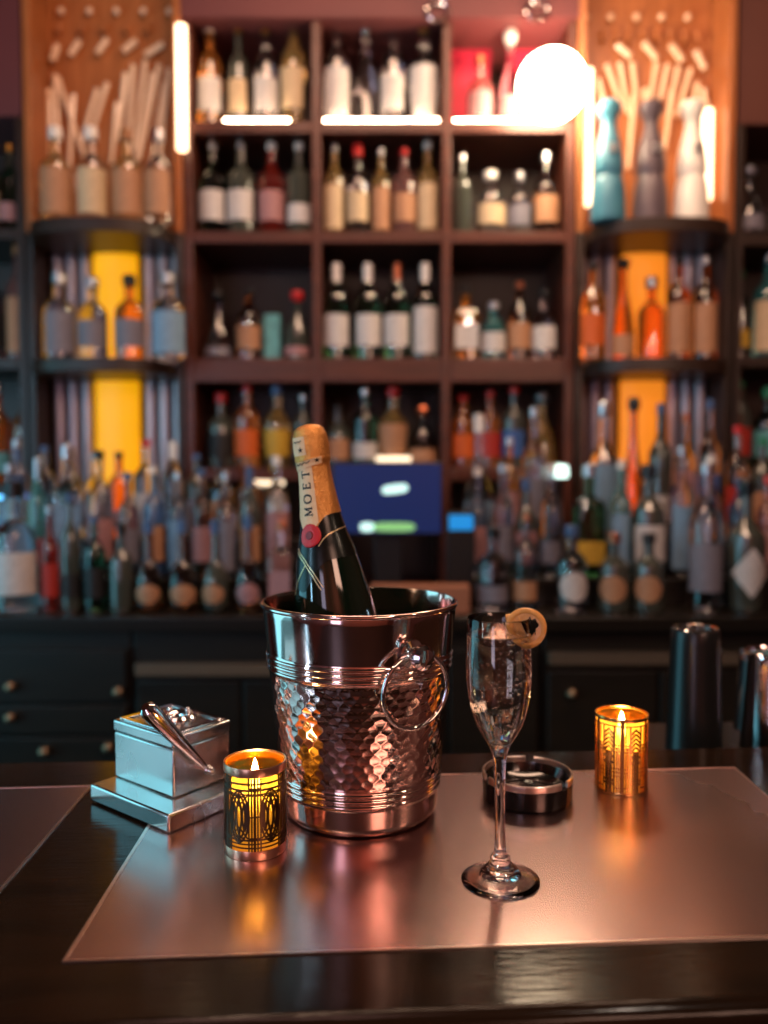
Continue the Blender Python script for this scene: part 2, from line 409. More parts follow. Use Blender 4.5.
ornaments(lb, atl, [(x, 12) for x in (62, 90, 117, 144, 170)],
          [(53, 62, 58, 46), (71, 56, 80, 42), (98, 54, 108, 40), (124, 52, 137, 42), (146, 56, 164, 45)],
          [(x, 34, x, 26) for x in (60, 82, 104, 126, 148)],
          [(56, 76, 60, 165), (58, 78, 86, 160), (108, 84, 88, 150), (118, 104, 112, 165), (134, 66, 128, 150), (146, 62, 134, 150), (160, 66, 140, 160), (166, 84, 150, 170), (50, 90, 52, 190), (74, 96, 70, 170), (98, 90, 80, 150), (126, 74, 119, 140), (153, 74, 136, 165), (170, 70, 158, 175)])
ornaments(rb, atr, [(x, 18) for x in (585, 610, 636, 661, 687)],
          [(616, 46, 630, 58), (643, 44, 656, 60), (670, 46, 682, 62), (695, 52, 704, 70)],
          [(602, 30, 603, 42), (616, 30, 617, 42), (629, 30, 630, 42), (643, 30, 644, 42), (657, 30, 657, 42), (670, 30, 671, 42), (684, 32, 685, 44), (697, 32, 698, 44)],
          [(606, 66, 622, 110), (619, 64, 628, 115), (632, 64, 636, 100), (656, 64, 650, 100), (667, 66, 658, 110), (678, 68, 668, 112), (690, 70, 676, 118), (703, 90, 704, 130), (645, 90, 646, 150), (598, 80, 612, 150), (634, 96, 628, 170), (672, 92, 664, 150), (697, 84, 688, 140), (705, 100, 712, 170)])
def post_glow(par, cx, px, y0, y1, yy=2.66):  # added glowing tubes stand in for posts brightened by lamplight
    a, b = P(px, y0, y=yy), P(px, y1, y=yy)
    MB().tube([(a.x - cx, yy - 2.7, a.z - 1.075), (a.x - cx, yy - 2.7, b.z - 1.075)], 0.0165, 12).build('post_glow_tube', 'lit_post_glow', par)['label'] = 'warm glowing tube added to imitate a lamp-lit post'
post_glow(lb, LB, 181, 26, 150, 2.570)
post_glow(rb, RB, 588, 70, 205)
post_glow(rb, RB, 708, 110, 200)

# outer shelf units
def outer(x0, x1, zs, label, mat='shelf_wood_dark'):
    cx = (x0 + x1) / 2
    r = empty('wall_shelf_unit', (cx, 2.7, 1.075), label, 'shelving')
    top = zl if cx < 0 else zr
    loc_box(r, 'back_panel', 'back_panel_wood', x0, x1, 2.90, 2.92, 1.076, top - 0.002)
    for x in (x0, x1): loc_box(r, 'upright', mat, x - 0.012, x + 0.012, 2.6, 2.899, 1.076, top - 0.002)
    for z in zs: loc_box(r, 'shelf', mat, x0 + 0.0125, x1 - 0.0125, 2.6, 2.899, z - 0.035, z)
    return r
ZL = [P(10, v, y=2.6).z for v in (228, 358, 485)]
ZR = [P(750, v, y=2.6).z for v in (234, 356, 468)]
ol = outer(-1.70, -1.137, ZL, 'dark wooden bottle shelf unit at the far left edge')
loc_box(ol, 'strip_light', 'blue_tint_glow', -1.68, -1.16, 2.63, 2.65, ZL[2] - 0.046, ZL[2] - 0.0355, 0)['label'] = 'added blue glowing strip under the lowest shelf, for a blue tint'  # made-up strip that gives the far left its blue tint
outer(1.113, 1.70, ZR, 'dark wooden bottle shelf unit at the far right edge')

# ------------------------------------------------------------------ back counter, risers, cabinets
CZ = 1.072
co = box(-1.9, 1.9, 2.1, 2.58, CZ - 0.04, CZ).build('back_counter', 'counter_black', bevel=0.004)
tag(co, 'long black back counter carrying the front row of bottles', 'counter')
R1, R2 = 1.15, 1.25
for (x0, x1, lab) in ((-1.55, -0.235, 'black two-step bottle riser on the counter, left of the screen'),
                      (0.235, 1.60, 'black two-step bottle riser on the counter, right of the screen')):
    r = empty('bottle_riser', ((x0 + x1) / 2, 2.4, CZ), lab, 'riser')
    loc_box(r, 'lower_step', 'counter_black', x0, x1, 2.27, 2.389, CZ + 0.0005, R1)
    loc_box(r, 'upper_step', 'counter_black', x0, x1, 2.39, 2.50, CZ + 0.0005, R2)
def X(px, y): return (px - 384) / F * y
def cab(x0, x1, label, fronts, trim=None):
    cx = (x0 + x1) / 2
    r = empty('under_counter_cabinet', (cx, 2.35, 0.0), label, 'cabinet')
    loc_box(r, 'body', 'cabinet_black', x0, x1, 2.16, 2.56, 0.0, CZ - 0.041)
    for (nm, a, b, v0, v1, knobs) in fronts:
        za, zb = P(384, v1, y=2.14).z, P(384, v0, y=2.14).z
        d = loc_box(r, nm, 'cabinet_black', X(a, 2.14), X(b, 2.14), 2.14, 2.159, za, zb)
        for (kx, kv) in knobs:
            q = P(kx, kv, y=2.125)
            MB().ball((q.x - cx, q.y - 2.35, q.z), 0.014, 10).tube([(q.x - cx, q.y - 2.35, q.z), (q.x - cx, -0.208, q.z)], 0.006).build('knob', 'brass_knob', d)
    if trim:
        za, zb = P(384, trim[1], y=2.13).z, P(384, trim[0], y=2.13).z
        t = loc_box(r, 'front_rail', 'grey_trim', x0 + 0.01, x1 - 0.01, 2.125, 2.159, za, zb)
    return r
cab(X(-60, 2.14), X(127, 2.14), 'black drawer cabinet below the counter at far left', [
    ('drawer', -55, 123, 650, 702, [(10, 687), (118, 692)]), ('drawer', -55, 123, 706, 734, [(10, 718)]),
    ('drawer', -55, 123, 738, 790, [(44, 752), (108, 748)])])
cab(X(130, 2.14), X(352, 2.14), 'black cabinet with a grey rail below the counter, behind the bucket', [
    ('door', 134, 238, 682, 860, []), ('door', 242, 348, 682, 860, [])], (664, 676))
cab(X(355, 2.14), X(543, 2.14), 'black cabinet below the counter behind the champagne flute', [
    ('door', 359, 446, 650, 860, []), ('door', 450, 539, 650, 860, [])])
cab(X(546, 2.14), X(800, 2.14), 'black cabinet with a knobbed door below the counter at right', [
    ('door', 550, 660, 672, 860, [(572, 694)]), ('door', 664, 790, 672, 860, [])], (653, 665))

# screen of the till
mt = empty('till_monitor', (X(388, 2.3), 2.3, CZ), 'dark blue lit till screen on a stand amid the bottles', 'monitor')
c0, c1 = P(332, 535, y=2.26), P(443, 462, y=2.26)
loc_box(mt, 'casing', 'plastic_black', c0.x, c1.x, 2.26, 2.295, c0.z, c1.z, 0.004)
loc_box(mt, 'screen', 'screen_navy', c0.x + 0.006, c1.x - 0.006, 2.2575, 2.26, c0.z + 0.006, c1.z - 0.006, 0)
def blob(par, name, mat, px, py, wpx, hpx, tilt=0.0):
    q = P(px, py, y=2.2565); a, b = wpx / F * 2.26 / 2, hpx / F * 2.26 / 2
    pts = []
    for k in range(32):
        t = 2 * PI * k / 32
        pts.append((a * math.copysign(abs(math.cos(t)) ** 0.6, math.cos(t)), b * math.copysign(abs(math.sin(t)) ** 0.6, math.sin(t))))
    MB().prism(pts, 0, 0.001, Matrix.Translation((q.x - mt.location.x, q.y - mt.location.y, q.z - mt.location.z)) @ Matrix.Rotation(tilt, 4, 'Y') @ Matrix.Rotation(PI / 2, 4, 'X')).build(name, mat, par)
blob(mt, 'bright_window', 'screen_white', 395, 489, 26, 9, -0.12)
blob(mt, 'green_bar', 'screen_green', 394, 527, 42, 9)
blob(mt, 'bright_corner', 'screen_white', 367, 527, 14, 9)
loc_box(mt, 'stand', 'plastic_black', X(388, 2.3) - 0.04, X(388, 2.3) + 0.04, 2.30, 2.33, CZ, c0.z + 0.1)
loc_box(mt, 'base', 'plastic_black', X(388, 2.3) - 0.1, X(388, 2.3) + 0.1, 2.25, 2.38, CZ, CZ + 0.015)
cr = empty('card_reader', (X(460, 2.25), 2.25, CZ), 'small card reader with a glowing blue display beside the till screen', 'card reader')
q0, q1 = P(449, 530, y=2.24), P(473, 515, y=2.24)
loc_box(cr, 'housing', 'plastic_black', q0.x - 0.006, q1.x + 0.006, 2.24, 2.27, CZ, q1.z + 0.01)
loc_box(cr, 'display', 'screen_blue', q0.x, q1.x, 2.237, 2.24, q0.z, q1.z, 0)
b0 = P(370, 604, y=2.18); b1 = P(470, 577, y=2.18)
qa = P(563, 471, y=2.40)
pk = empty('bright_spot_light', (qa.x, 2.445, R2), 'small made-up glowing light for a pale bright spot right of the till', 'lamp')  # lamp form made up for a bright spot of unknown origin
MB().lathe([(0, 0), (.022, 0), (.022, .004), (.004, .006), (.004, qa.z - R2 - .02), (0, qa.z - R2 - .02)], 24).build('stem', 'plastic_black', pk)
MB().lathe([(0, qa.z - R2 - .02), (.024, qa.z - R2 - .02), (.026, qa.z - R2 - .012), (.024, qa.z - R2 + .016), (0, qa.z - R2 + .02)], 24).build('spot_head', 'bright_spot_glow', pk)
tb = box(-0.13, 0.13, -0.03, 0.03, 0, 0.075).build('napkin_box', 'tan_wood', bevel=0.004, loc=((b0.x + b1.x) / 2, 2.17, CZ))
tag(tb, 'low tan wooden box on the back counter behind the bucket rim', 'box')

# ------------------------------------------------------------------ bottles
SH = {
 'tall': [(0, 0), (.44, 0), (.5, .012), (.5, .60), (.46, .65), (.34, .69), (.20, .74), (.155, .78), (.15, .93), (.165, .935), (.165, .95), (0, .95)],
 'wine': [(0, 0), (.45, 0), (.5, .012), (.5, .58), (.47, .64), (.34, .71), (.21, .77), (.165, .82), (.16, .95), (0, .95)],
 'squat': [(0, 0), (.46, 0), (.5, .02), (.5, .52), (.46, .60), (.30, .67), (.17, .71), (.16, .86), (.18, .87), (.18, .89), (0, .89)],
 'square': [(0, 0), (.44, 0), (.47, .012), (.47, .60), (.42, .66), (.26, .69), (.155, .72), (.15, .92), (0, .92)],
 'flared': [(0, 0), (.36, 0), (.40, .015), (.44, .2), (.5, .50), (.46, .58), (.25, .66), (.15, .72), (.14, .9), (0, .9)],
 'decanter': [(0, 0), (.47, 0), (.5, .03), (.48, .25), (.36, .46), (.2, .60), (.13, .68), (.12, .80), (.18, .83), (0, .83)],
 'bulbous': [(0, 0), (.36, 0), (.46, .06), (.5, .2), (.47, .36), (.33, .48), (.18, .54), (.15, .6), (.14, .86), (0, .86)],
 'needle': [(0, 0), (.45, 0), (.5, .02), (.5, .22), (.38, .45), (.22, .62), (.16, .72), (.14, .92), (0, .92)],
}
CAPS = {
 'tall': [(0, .925), (.18, .925), (.185, .93), (.185, .995), (.17, 1), (0, 1)],
 'wine': [(0, .80), (.168, .815), (.178, .83), (.178, .99), (.165, 1), (0, 1)],
 'squat': [(0, .875), (.21, .875), (.22, .88), (.22, .99), (.2, 1), (0, 1)],
 'square': [(0, .89), (.19, .89), (.19, .99), (.17, 1), (0, 1)],
 'flared': [(0, .88), (.17, .88), (.2, .92), (.2, .98), (.15, 1), (0, 1)],
 'decanter': [(0, .81), (.12, .82), (.16, .85), (.24, .89), (.26, .93), (.21, .98), (0, 1)],
 'bulbous': [(0, .85), (.17, .85), (.17, .99), (0, 1)],
 'needle': [(0, .9), (.17, .9), (.26, .93), (.26, .97), (.2, 1), (0, 1)],
}
# the hidden masters' meshes; every bottle in the loop below is its own object
def patch(shape, kind):
    R = 0.507; sq = shape == 'square'
    mb = MB()
    if shape in ('decanter', 'bulbous', 'needle'):
        prof = SH[shape]
        def rad(z):
            for (a, b) in zip(prof, prof[1:]):
                if a[1] <= z <= b[1] and b[1] > a[1]: return a[0] + (b[0] - a[0]) * (z - a[1]) / (b[1] - a[1]) + .008
            return .5
        zmid = .2 if shape != 'needle' else .14
    elif shape == 'flared':
        rad = lambda z: .405 + (.105) * min(1, max(0, z - .015) / .48) + .006; zmid = .3
    else:
        rad = lambda z: R; zmid = .3
    NX, NZ = 18, 8
    def ext(u):      # half height at across position u in -1..1
        if kind == 'rect': return .16
        if kind == 'low': return .10
        if kind == 'tall': return .24
        if kind == 'round': return .17 * math.sqrt(max(0, 1 - u * u))
        if kind == 'diamond': return .19 * (1 - abs(u))
    ang = {'rect': 1.15, 'low': 1.15, 'tall': 1.05, 'round': .95, 'diamond': 1.1}[kind]
    if kind == 'low': zmid -= .08
    if shape in ('decanter', 'bulbous', 'needle'): sc_ = .62
    else: sc_ = 1.0
    v = []; f = []
    for lay, off in ((0, 0), (1, .012)):
        for i in range(NX + 1):
            u = -1 + 2 * i / NX; e = max(.003, ext(u)) * sc_
            for j in range(NZ + 1):
                z = zmid - e + 2 * e * j / NZ
                if sq:
                    v.append((u * .40, -(.472 + off), z))
                else:
                    a = u * ang; r = rad(z) + off
                    v.append((r * math.sin(a), -r * math.cos(a), z))
    n1 = (NX + 1) * (NZ + 1); g = lambda l, i, j: l * n1 + i * (NZ + 1) + j
    for i in range(NX):
        for j in range(NZ):
            f.append((g(1, i, j), g(1, i + 1, j), g(1, i + 1, j + 1), g(1, i, j + 1)))
            f.append((g(0, i, j + 1), g(0, i + 1, j + 1), g(0, i + 1, j), g(0, i, j)))
    for i in range(NX):
        f.append((g(0, i, 0), g(0, i + 1, 0), g(1, i + 1, 0), g(1, i, 0))); f.append((g(1, i, NZ), g(1, i + 1, NZ), g(0, i + 1, NZ), g(0, i, NZ)))
    for j in range(NZ):
        f.append((g(1, 0, j), g(1, 0, j + 1), g(0, 0, j + 1), g(0, 0, j))); f.append((g(0, NX, j), g(0, NX, j + 1), g(1, NX, j + 1), g(1, NX, j)))
    return mb.add(v, f)
CACHE = {}
def mesh_for(key, maker, name):
    if key not in CACHE:
        mb = maker(); me = bpy.data.meshes.new(name); me.from_pydata(mb.v, [], mb.f); me.update()
        for p in me.polygons: p.use_smooth = True
        me.set_sharp_from_angle(angle=math.radians(38)); me.materials.append(None)
        CACHE[key] = me
    return CACHE[key]
def piece(name, me, mat, parent):
    o = bpy.data.objects.new(name, me); col.objects.link(o); o.parent = parent
    o.material_slots[0].link = 'OBJECT'; o.material_slots[0].material = M[mat]
    return o
WORDS = ['first', 'second', 'third', 'fourth', 'fifth', 'sixth', 'seventh', 'eighth', 'ninth', 'tenth', 'eleventh', 'twelfth',
         'thirteenth', 'fourteenth', 'fifteenth', 'sixteenth', 'seventeenth', 'eighteenth', 'nineteenth', 'twentieth']
SHW = {'tall': 'slender', 'wine': 'wine-shaped', 'squat': 'squat', 'square': 'square', 'flared': 'flared', 'decanter': 'decanter', 'bulbous': 'bulbous', 'needle': 'thin-necked'}
def bottle(x, y, z, h, wd, shape, glass, paper, lkind, capc, label, group):
    r = empty('liquor_bottle' if shape != 'wine' else 'wine_bottle', (x, y, z + 0.0004), label, 'bottle', group)
    r.rotation_euler = (0, 0, math.atan2(x, -y) * 0 + random.uniform(-.25, .25) + math.atan2(-x, y) * .6)
    r.scale = (wd * .96, wd * .96, h)
    piece('glass_body', mesh_for(('g', shape), lambda: MB().lathe(SH[shape], 32, sup=5 if shape == 'square' else None), 'glass_body'), 'glass_' + glass, r)
    piece('cap' if shape != 'decanter' else 'stopper', mesh_for(('c', shape), lambda: MB().lathe(CAPS[shape], 24), 'cap'), 'cap_' + capc, r)
    if paper:
        piece('paper_label', mesh_for(('l', shape, lkind), lambda: patch(shape, lkind), 'paper_label'), 'paper_' + paper.replace(' ', '_'), r)
    return r
def row(place, group, y, z, items, extra=0.0):
    """items: (picture x of the foot, height, width in picture points, shape, glass, label paper, label kind, cap)"""
    items = sorted(items, key=lambda t: t[0])
    for i, (px, h, wd, shape, glass, paper, lk, capc) in enumerate(items):
        lab = f"{glass} {SHW[shape]} bottle, " + (f"{paper} label, " if paper else "no label, ") + f"{capc} cap, {WORDS[i]} from left {place}"
        q = P(px, 400, y=y)
        bottle(q.x, y, z, (h + extra) / F * y, wd / F * y, shape, glass, paper, lk, capc, lab, group)
Y = 2.665
row('on left top shelf', 'bottles on the middle unit top shelf', Y, ZT, [
 (213, 92, 25, 'tall', 'amber', 'white', 'rect', 'white'), (241, 90, 20, 'tall', 'dark', 'cream', 'rect', 'gold'),
 (268, 90, 24, 'tall', 'clear', 'white', 'rect', 'gold'), (295, 112, 26, 'flared', 'golden', 'cream', 'rect', 'silver')], 8)
row('on centre top shelf', 'bottles on the middle unit top shelf', Y, ZT, [
 (338, 95, 26, 'tall', 'clear', 'white', 'tall', 'white'), (366, 105, 27, 'decanter', 'clear', None, 'rect', 'silver'),
 (393, 94, 25, 'tall', 'clear', 'white', 'rect', 'gold'), (423, 96, 30, 'flared', 'clear', 'white', 'tall', 'gold')], 8)
row('on right top shelf', 'bottles on the middle unit top shelf', Y, ZT, [
 (479, 62, 26, 'squat', 'pink', 'pink', 'rect', 'copper'), (508, 88, 26, 'decanter', 'clear', 'pink', 'rect', 'white')], 8)
row('on left upper shelf', 'bottles on the middle unit upper shelf', Y, Z2, [
 (215, 86, 28, 'tall', 'green', 'white', 'rect', 'silver'), (243, 86, 29, 'tall', 'dark', 'white', 'rect', 'silver'),
 (273, 85, 27, 'tall', 'red', 'pink', 'rect', 'white'), (300, 85, 26, 'tall', 'dark', 'white', 'low', 'white')], 5)
row('on centre upper shelf', 'bottles on the middle unit upper shelf', Y, Z2, [
 (335, 84, 21, 'tall', 'golden', 'cream', 'tall', 'silver'), (358, 84, 23, 'squat', 'clear', 'cream', 'rect', 'red'), (381, 80, 20, 'tall', 'golden', 'tan', 'tall', 'silver'),
 (404, 80, 25, 'tall', 'pink', 'tan', 'rect', 'red'), (427, 86, 22, 'tall', 'golden', 'cream', 'tall', 'white')], 5)
row('on right upper shelf', 'bottles on the middle unit upper shelf', Y, Z2, [
 (461, 74, 20, 'tall', 'dark', None, 'rect', 'silver'), (489, 58, 30, 'squat', 'clear', 'cream', 'rect', 'white'),
 (518, 57, 25, 'squat', 'clear', 'grey', 'rect', 'silver'), (544, 76, 26, 'squat', 'brown', 'tan', 'rect', 'silver')], 5)
row('on left middle shelf', 'bottles on the middle unit middle shelf', Y, Z3, [
 (219, 66, 28, 'decanter', 'smoky', 'grey', 'low', 'black'), (250, 68, 26, 'tall', 'brown', 'tan', 'rect', 'black'), (298, 66, 28, 'decanter', 'dark', 'pink', 'low', 'red')], 3)
row('on centre middle shelf', 'bottles on the middle unit middle shelf', Y, Z3, [
 (337, 92, 27, 'wine', 'green', 'white', 'rect', 'white'), (368, 92, 27, 'wine', 'green', 'white', 'rect', 'white'),
 (397, 92, 27, 'wine', 'green', 'white', 'rect', 'copper'), (425, 92, 27, 'wine', 'green', 'white', 'tall', 'white')], 3)
row('on right middle shelf', 'bottles on the middle unit middle shelf', Y, Z3, [
 (465, 70, 29, 'square', 'amber', 'white', 'rect', 'black'), (493, 54, 26, 'squat', 'teal', 'white', 'rect', 'silver'),
 (519, 74, 24, 'tall', 'brown', 'tan', 'rect', 'copper'), (544, 68, 26, 'squat', 'smoky', 'white', 'rect', 'black')], 3)
row('on left lower shelf', 'bottles on the middle unit lower shelf', Y, Z4, [
 (221, 74, 28, 'squat', 'dark', 'black', 'rect', 'red'), (247, 82, 26, 'tall', 'orange', 'orange', 'rect', 'red'),
 (277, 82, 29, 'flared', 'golden', 'yellow', 'rect', 'blue'), (303, 72, 20, 'tall', 'dark', 'grey', 'rect', 'silver')])
row('on centre lower shelf', 'bottles on the middle unit lower shelf', Y, Z4, [
 (338, 62, 25, 'squat', 'dark', 'tan', 'rect', 'black'), (365, 78, 27, 'tall', 'green', 'white', 'low', 'silver'),
 (393, 80, 31, 'flared', 'golden', 'tan', 'tall', 'red'), (423, 62, 30, 'decanter', 'clear', 'tan', 'rect', 'copper')])
row('on right lower shelf', 'bottles on the middle unit lower shelf', Y, Z4, [
 (463, 72, 26, 'tall', 'orange', 'orange', 'rect', 'red'), (490, 76, 22, 'tall', 'orange', 'red', 'rect', 'red'), (514, 80, 24, 'tall', 'dark', 'blue', 'rect', 'red'),
 (542, 76, 30, 'decanter', 'golden', None, 'rect', 'silver')])
tbx = box(-.025, .025, -.03, .03, 0, .15).build('gift_carton', 'paper_teal', bevel=.002, loc=(X(274, 2.7), 2.7, Z3 + .0005)); tag(tbx, 'narrow teal carton between bottles on the left middle shelf', 'carton')
for (px, wp, hp, lab) in ((468, 40, 98, 'tall pink-red gift box on the top shelf, left of the globe lamp'), (526, 34, 98, 'tall pink-red gift box on the top shelf, behind the globe lamp')):
    q = P(px, 100, y=2.83); hw = wp / F * 2.8 / 2; zt = P(px, 30, y=2.78).z
    g = empty('gift_box', (q.x, 2.83, ZT + .0005), lab, 'box', 'pink boxes on the top shelf')
    box(-hw, hw, -.05, .05, 0, (zt - ZT) * .72).build('box_body', 'pink_box', g, bevel=.003)
    box(-hw - .003, hw + .003, -.053, .053, (zt - ZT) * .72 + .0005, zt - ZT).build('lid', 'pink_box', g, bevel=.003)

yb = 2.50
row('on left bay top shelf', 'bottles in the left bay top shelf', yb, zb1, [
 (60, 86, 32, 'squat', 'golden', 'tan', 'tall', 'white'), (95, 86, 31, 'squat', 'clear', 'cream', 'tall', 'white'),
 (130, 84, 31, 'squat', 'golden', 'tan', 'tall', 'wooden'), (161, 84, 28, 'squat', 'clear', 'tan', 'tall', 'silver')], 6)
row('on left bay middle shelf', 'bottles in the left bay middle shelf', yb, zb2, [
 (61, 82, 33, 'squat', 'smoky', 'grey', 'tall', 'silver'), (94, 78, 30, 'squat', 'smoky', 'grey', 'rect', 'silver'),
 (131, 80, 31, 'squat', 'amber', 'grey', 'rect', 'black'), (169, 82, 36, 'squat', 'smoky', 'pale blue', 'tall', 'silver')], 3)
row('on right bay middle shelf', 'bottles in the right bay middle shelf', yb, zb2, [
 (592, 92, 26, 'tall', 'amber', 'orange', 'rect', 'black'), (622, 96, 24, 'needle', 'orange', 'tan', 'rect', 'black'), (650, 78, 28, 'squat', 'orange', None, 'rect', 'silver'),
 (677, 98, 25, 'tall', 'brown', 'tan', 'tall', 'black'), (703, 98, 25, 'tall', 'brown', 'tan', 'tall', 'silver')], 3)
row('on far left top shelf', 'bottles on the far left unit', Y, ZL[0], [(-8, 84, 22, 'tall', 'dark', 'cream', 'rect', 'silver'), (14, 82, 22, 'tall', 'green', 'pink', 'low', 'gold')], 4)
row('on far left middle shelf', 'bottles on the far left unit', Y, ZL[1], [(-6, 96, 26, 'tall', 'smoky', 'black', 'rect', 'silver'), (20, 110, 24, 'tall', 'pink', 'tan', 'tall', 'wooden')], 2)
row('on far left lower shelf', 'bottles on the far left unit', Y, ZL[2], [(-3, 100, 25, 'tall', 'orange', 'teal', 'low', 'silver'), (24, 96, 26, 'tall', 'orange', 'pink', 'rect', 'silver')])
row('on far right top shelf', 'bottles on the far right unit', Y, ZR[0], [(745, 68, 30, 'decanter', 'clear', 'grey', 'rect', 'silver'), (779, 60, 28, 'squat', 'clear', 'white', 'rect', 'silver')], 4)
row('on far right middle shelf', 'bottles on the far right unit', Y, ZR[1], [(738, 84, 20, 'tall', 'green', 'yellow', 'low', 'green'), (766, 100, 30, 'tall', 'teal', 'cream', 'tall', 'silver')], 2)
row('on far right lower shelf', 'bottles on the far right unit', Y, ZR[2], [(740, 86, 22, 'tall', 'dark', 'red', 'rect', 'green'), (768, 80, 28, 'squat', 'green', 'teal', 'rect', 'green')])

# ceramic decanters in the right bay
for (px, cm, lab) in ((608, 'ceramic_blue', 'blue glazed ceramic decanter, left in the right bay top shelf'),
                      (650, 'ceramic_grey', 'grey ceramic decanter, middle in the right bay top shelf'),
                      (691, 'ceramic_white', 'brightly lit white ceramic decanter, right in the right bay top shelf')):
    h = 120 / F * yb; wd = 34 / F * yb
    r = empty('ceramic_decanter', (P(px, 200, y=yb).x, yb, zb1 + .0005), lab, 'decanter', 'ceramic decanters in the right bay')
    s = wd
    MB().lathe([(0, 0), (.46 * s, 0), (.5 * s, .01 * h), (.5 * s, .12 * h), (.46 * s, .27 * h), (.40 * s, .35 * h), (.37 * s, .37 * h), (.42 * s, .40 * h), (.42 * s, .48 * h),
                (.36 * s, .60 * h), (.24 * s, .73 * h), (.20 * s, .80 * h), (.23 * s, .82 * h), (0, .82 * h)], 40).build('body', cm, r)
    MB().lathe([(0, .815 * h), (.21 * s, .822 * h), (.26 * s, .85 * h), (.34 * s, .89 * h), (.36 * s, .93 * h), (.28 * s, .97 * h), (.10 * s, .99 * h), (0, 1.0 * h)], 32).build('bell_stopper', cm if cm != 'ceramic_blue' else 'ceramic_blue', r)
    MB().lathe([(0, 0), (.12 * s, 0), (.12 * s, .01), (0, .01)], 20, mtx=Matrix.Translation((0, -.40 * s, .56 * h)) @ Matrix.Rotation(PI / 2, 4, 'X')).build('medallion', 'cap_silver', r)

# risers and counter: front row as the photo shows it
row('in front row, left', 'front row bottles left of the bucket', 2.20, CZ, [
 (12, 130, 44, 'squat', 'clear', 'white', 'rect', 'black'), (47, 105, 18, 'tall', 'red', 'red', 'rect', 'silver'), (68, 118, 20, 'tall', 'dark', 'black', 'low', 'blue'),
 (92, 96, 22, 'tall', 'green', 'black', 'rect', 'blue'), (119, 88, 24, 'squat', 'dark', None, 'rect', 'black'), (147, 92, 29, 'bulbous', 'brown', 'tan', 'round', 'blue'), (181, 92, 31, 'bulbous', 'brown', 'tan', 'round', 'blue'),
 (214, 92, 28, 'bulbous', 'dark', 'tan', 'round', 'blue'), (247, 96, 28, 'bulbous', 'brown', 'pink', 'round', 'blue'), (281, 90, 28, 'square', 'clear', 'pink', 'rect', 'copper')])
row('in front row, right', 'front row bottles right of the bucket', 2.20, CZ, [
 (494, 84, 34, 'squat', 'smoky', 'grey', 'low', 'black'), (527, 96, 26, 'tall', 'smoky', 'tan', 'low', 'copper'), (573, 86, 34, 'squat', 'smoky', 'white', 'round', 'blue'),
 (616, 78, 32, 'squat', 'dark', 'tan', 'round', 'copper'), (651, 78, 32, 'squat', 'dark', 'tan', 'round', 'black'),
 (708, 148, 34, 'tall', 'clear', 'grey', 'rect', 'silver'), (749, 132, 40, 'flared', 'dark', 'white', 'diamond', 'black')])
row('on lower riser, left', 'bottles on the left riser', 2.33, R1, [
 (8, 112, 24, 'tall', 'smoky', 'pale blue', 'tall', 'silver'), (36, 118, 20, 'wine', 'teal', 'red', 'low', 'silver'), (66, 132, 30, 'square', 'clear', 'pale blue', 'tall', 'silver'),
 (98, 126, 28, 'tall', 'clear', 'pink', 'rect', 'black'), (127, 104, 22, 'tall', 'smoky', 'grey', 'rect', 'blue'), (152, 110, 22, 'tall', 'blue', 'tan', 'rect', 'white'),
 (177, 104, 22, 'tall', 'smoky', 'pale blue', 'tall', 'silver'), (201, 108, 21, 'tall', 'brown', 'pink', 'rect', 'blue'), (225, 104, 21, 'tall', 'smoky', 'grey', 'tall', 'silver'),
 (249, 110, 22, 'wine', 'dark', 'tan', 'rect', 'blue'), (276, 120, 26, 'tall', 'clear', 'pink', 'tall', 'white')])
row('on upper riser, left', 'bottles on the left riser', 2.445, R2, [
 (16, 98, 22, 'tall', 'blue', 'pale blue', 'rect', 'silver'), (44, 92, 22, 'tall', 'smoky', None, 'rect', 'blue'), (70, 88, 20, 'wine', 'dark', 'pink', 'low', 'black'),
 (94, 84, 22, 'tall', 'clear', 'grey', 'rect', 'silver'), (118, 86, 24, 'tall', 'orange', 'pink', 'low', 'black'), (145, 98, 26, 'tall', 'clear', 'white', 'rect', 'red'),
 (172, 96, 22, 'wine', 'smoky', 'pale blue', 'low', 'white'), (196, 84, 22, 'tall', 'dark', 'grey', 'rect', 'blue'), (220, 80, 26, 'squat', 'smoky', 'tan', 'rect', 'black'),
 (248, 82, 26, 'squat', 'amber', 'cream', 'low', 'wooden'), (275, 76, 24, 'squat', 'golden', 'white', 'rect', 'gold')])
row('on lower riser, right', 'bottles on the right riser', 2.33, R1, [
 (478, 108, 22, 'tall', 'smoky', 'pink', 'rect', 'white'), (503, 112, 22, 'tall', 'smoky', 'grey', 'rect', 'silver'), (527, 98, 22, 'squat', 'dark', 'pink', 'rect', 'blue'), (552, 112, 22, 'tall', 'smoky', 'grey', 'low', 'white'),
 (590, 112, 34, 'square', 'green', 'yellow', 'low', 'silver'), (622, 116, 22, 'tall', 'teal', 'pale blue', 'tall', 'white'), (650, 112, 34, 'squat', 'dark', 'white', 'rect', 'black'),
 (683, 130, 24, 'tall', 'clear', 'pale blue', 'tall', 'silver'), (712, 120, 24, 'tall', 'smoky', 'grey', 'tall', 'white'), (742, 106, 24, 'tall', 'blue', 'tan', 'rect', 'wooden'), (770, 100, 22, 'tall', 'pink', 'pink', 'rect', 'red')])
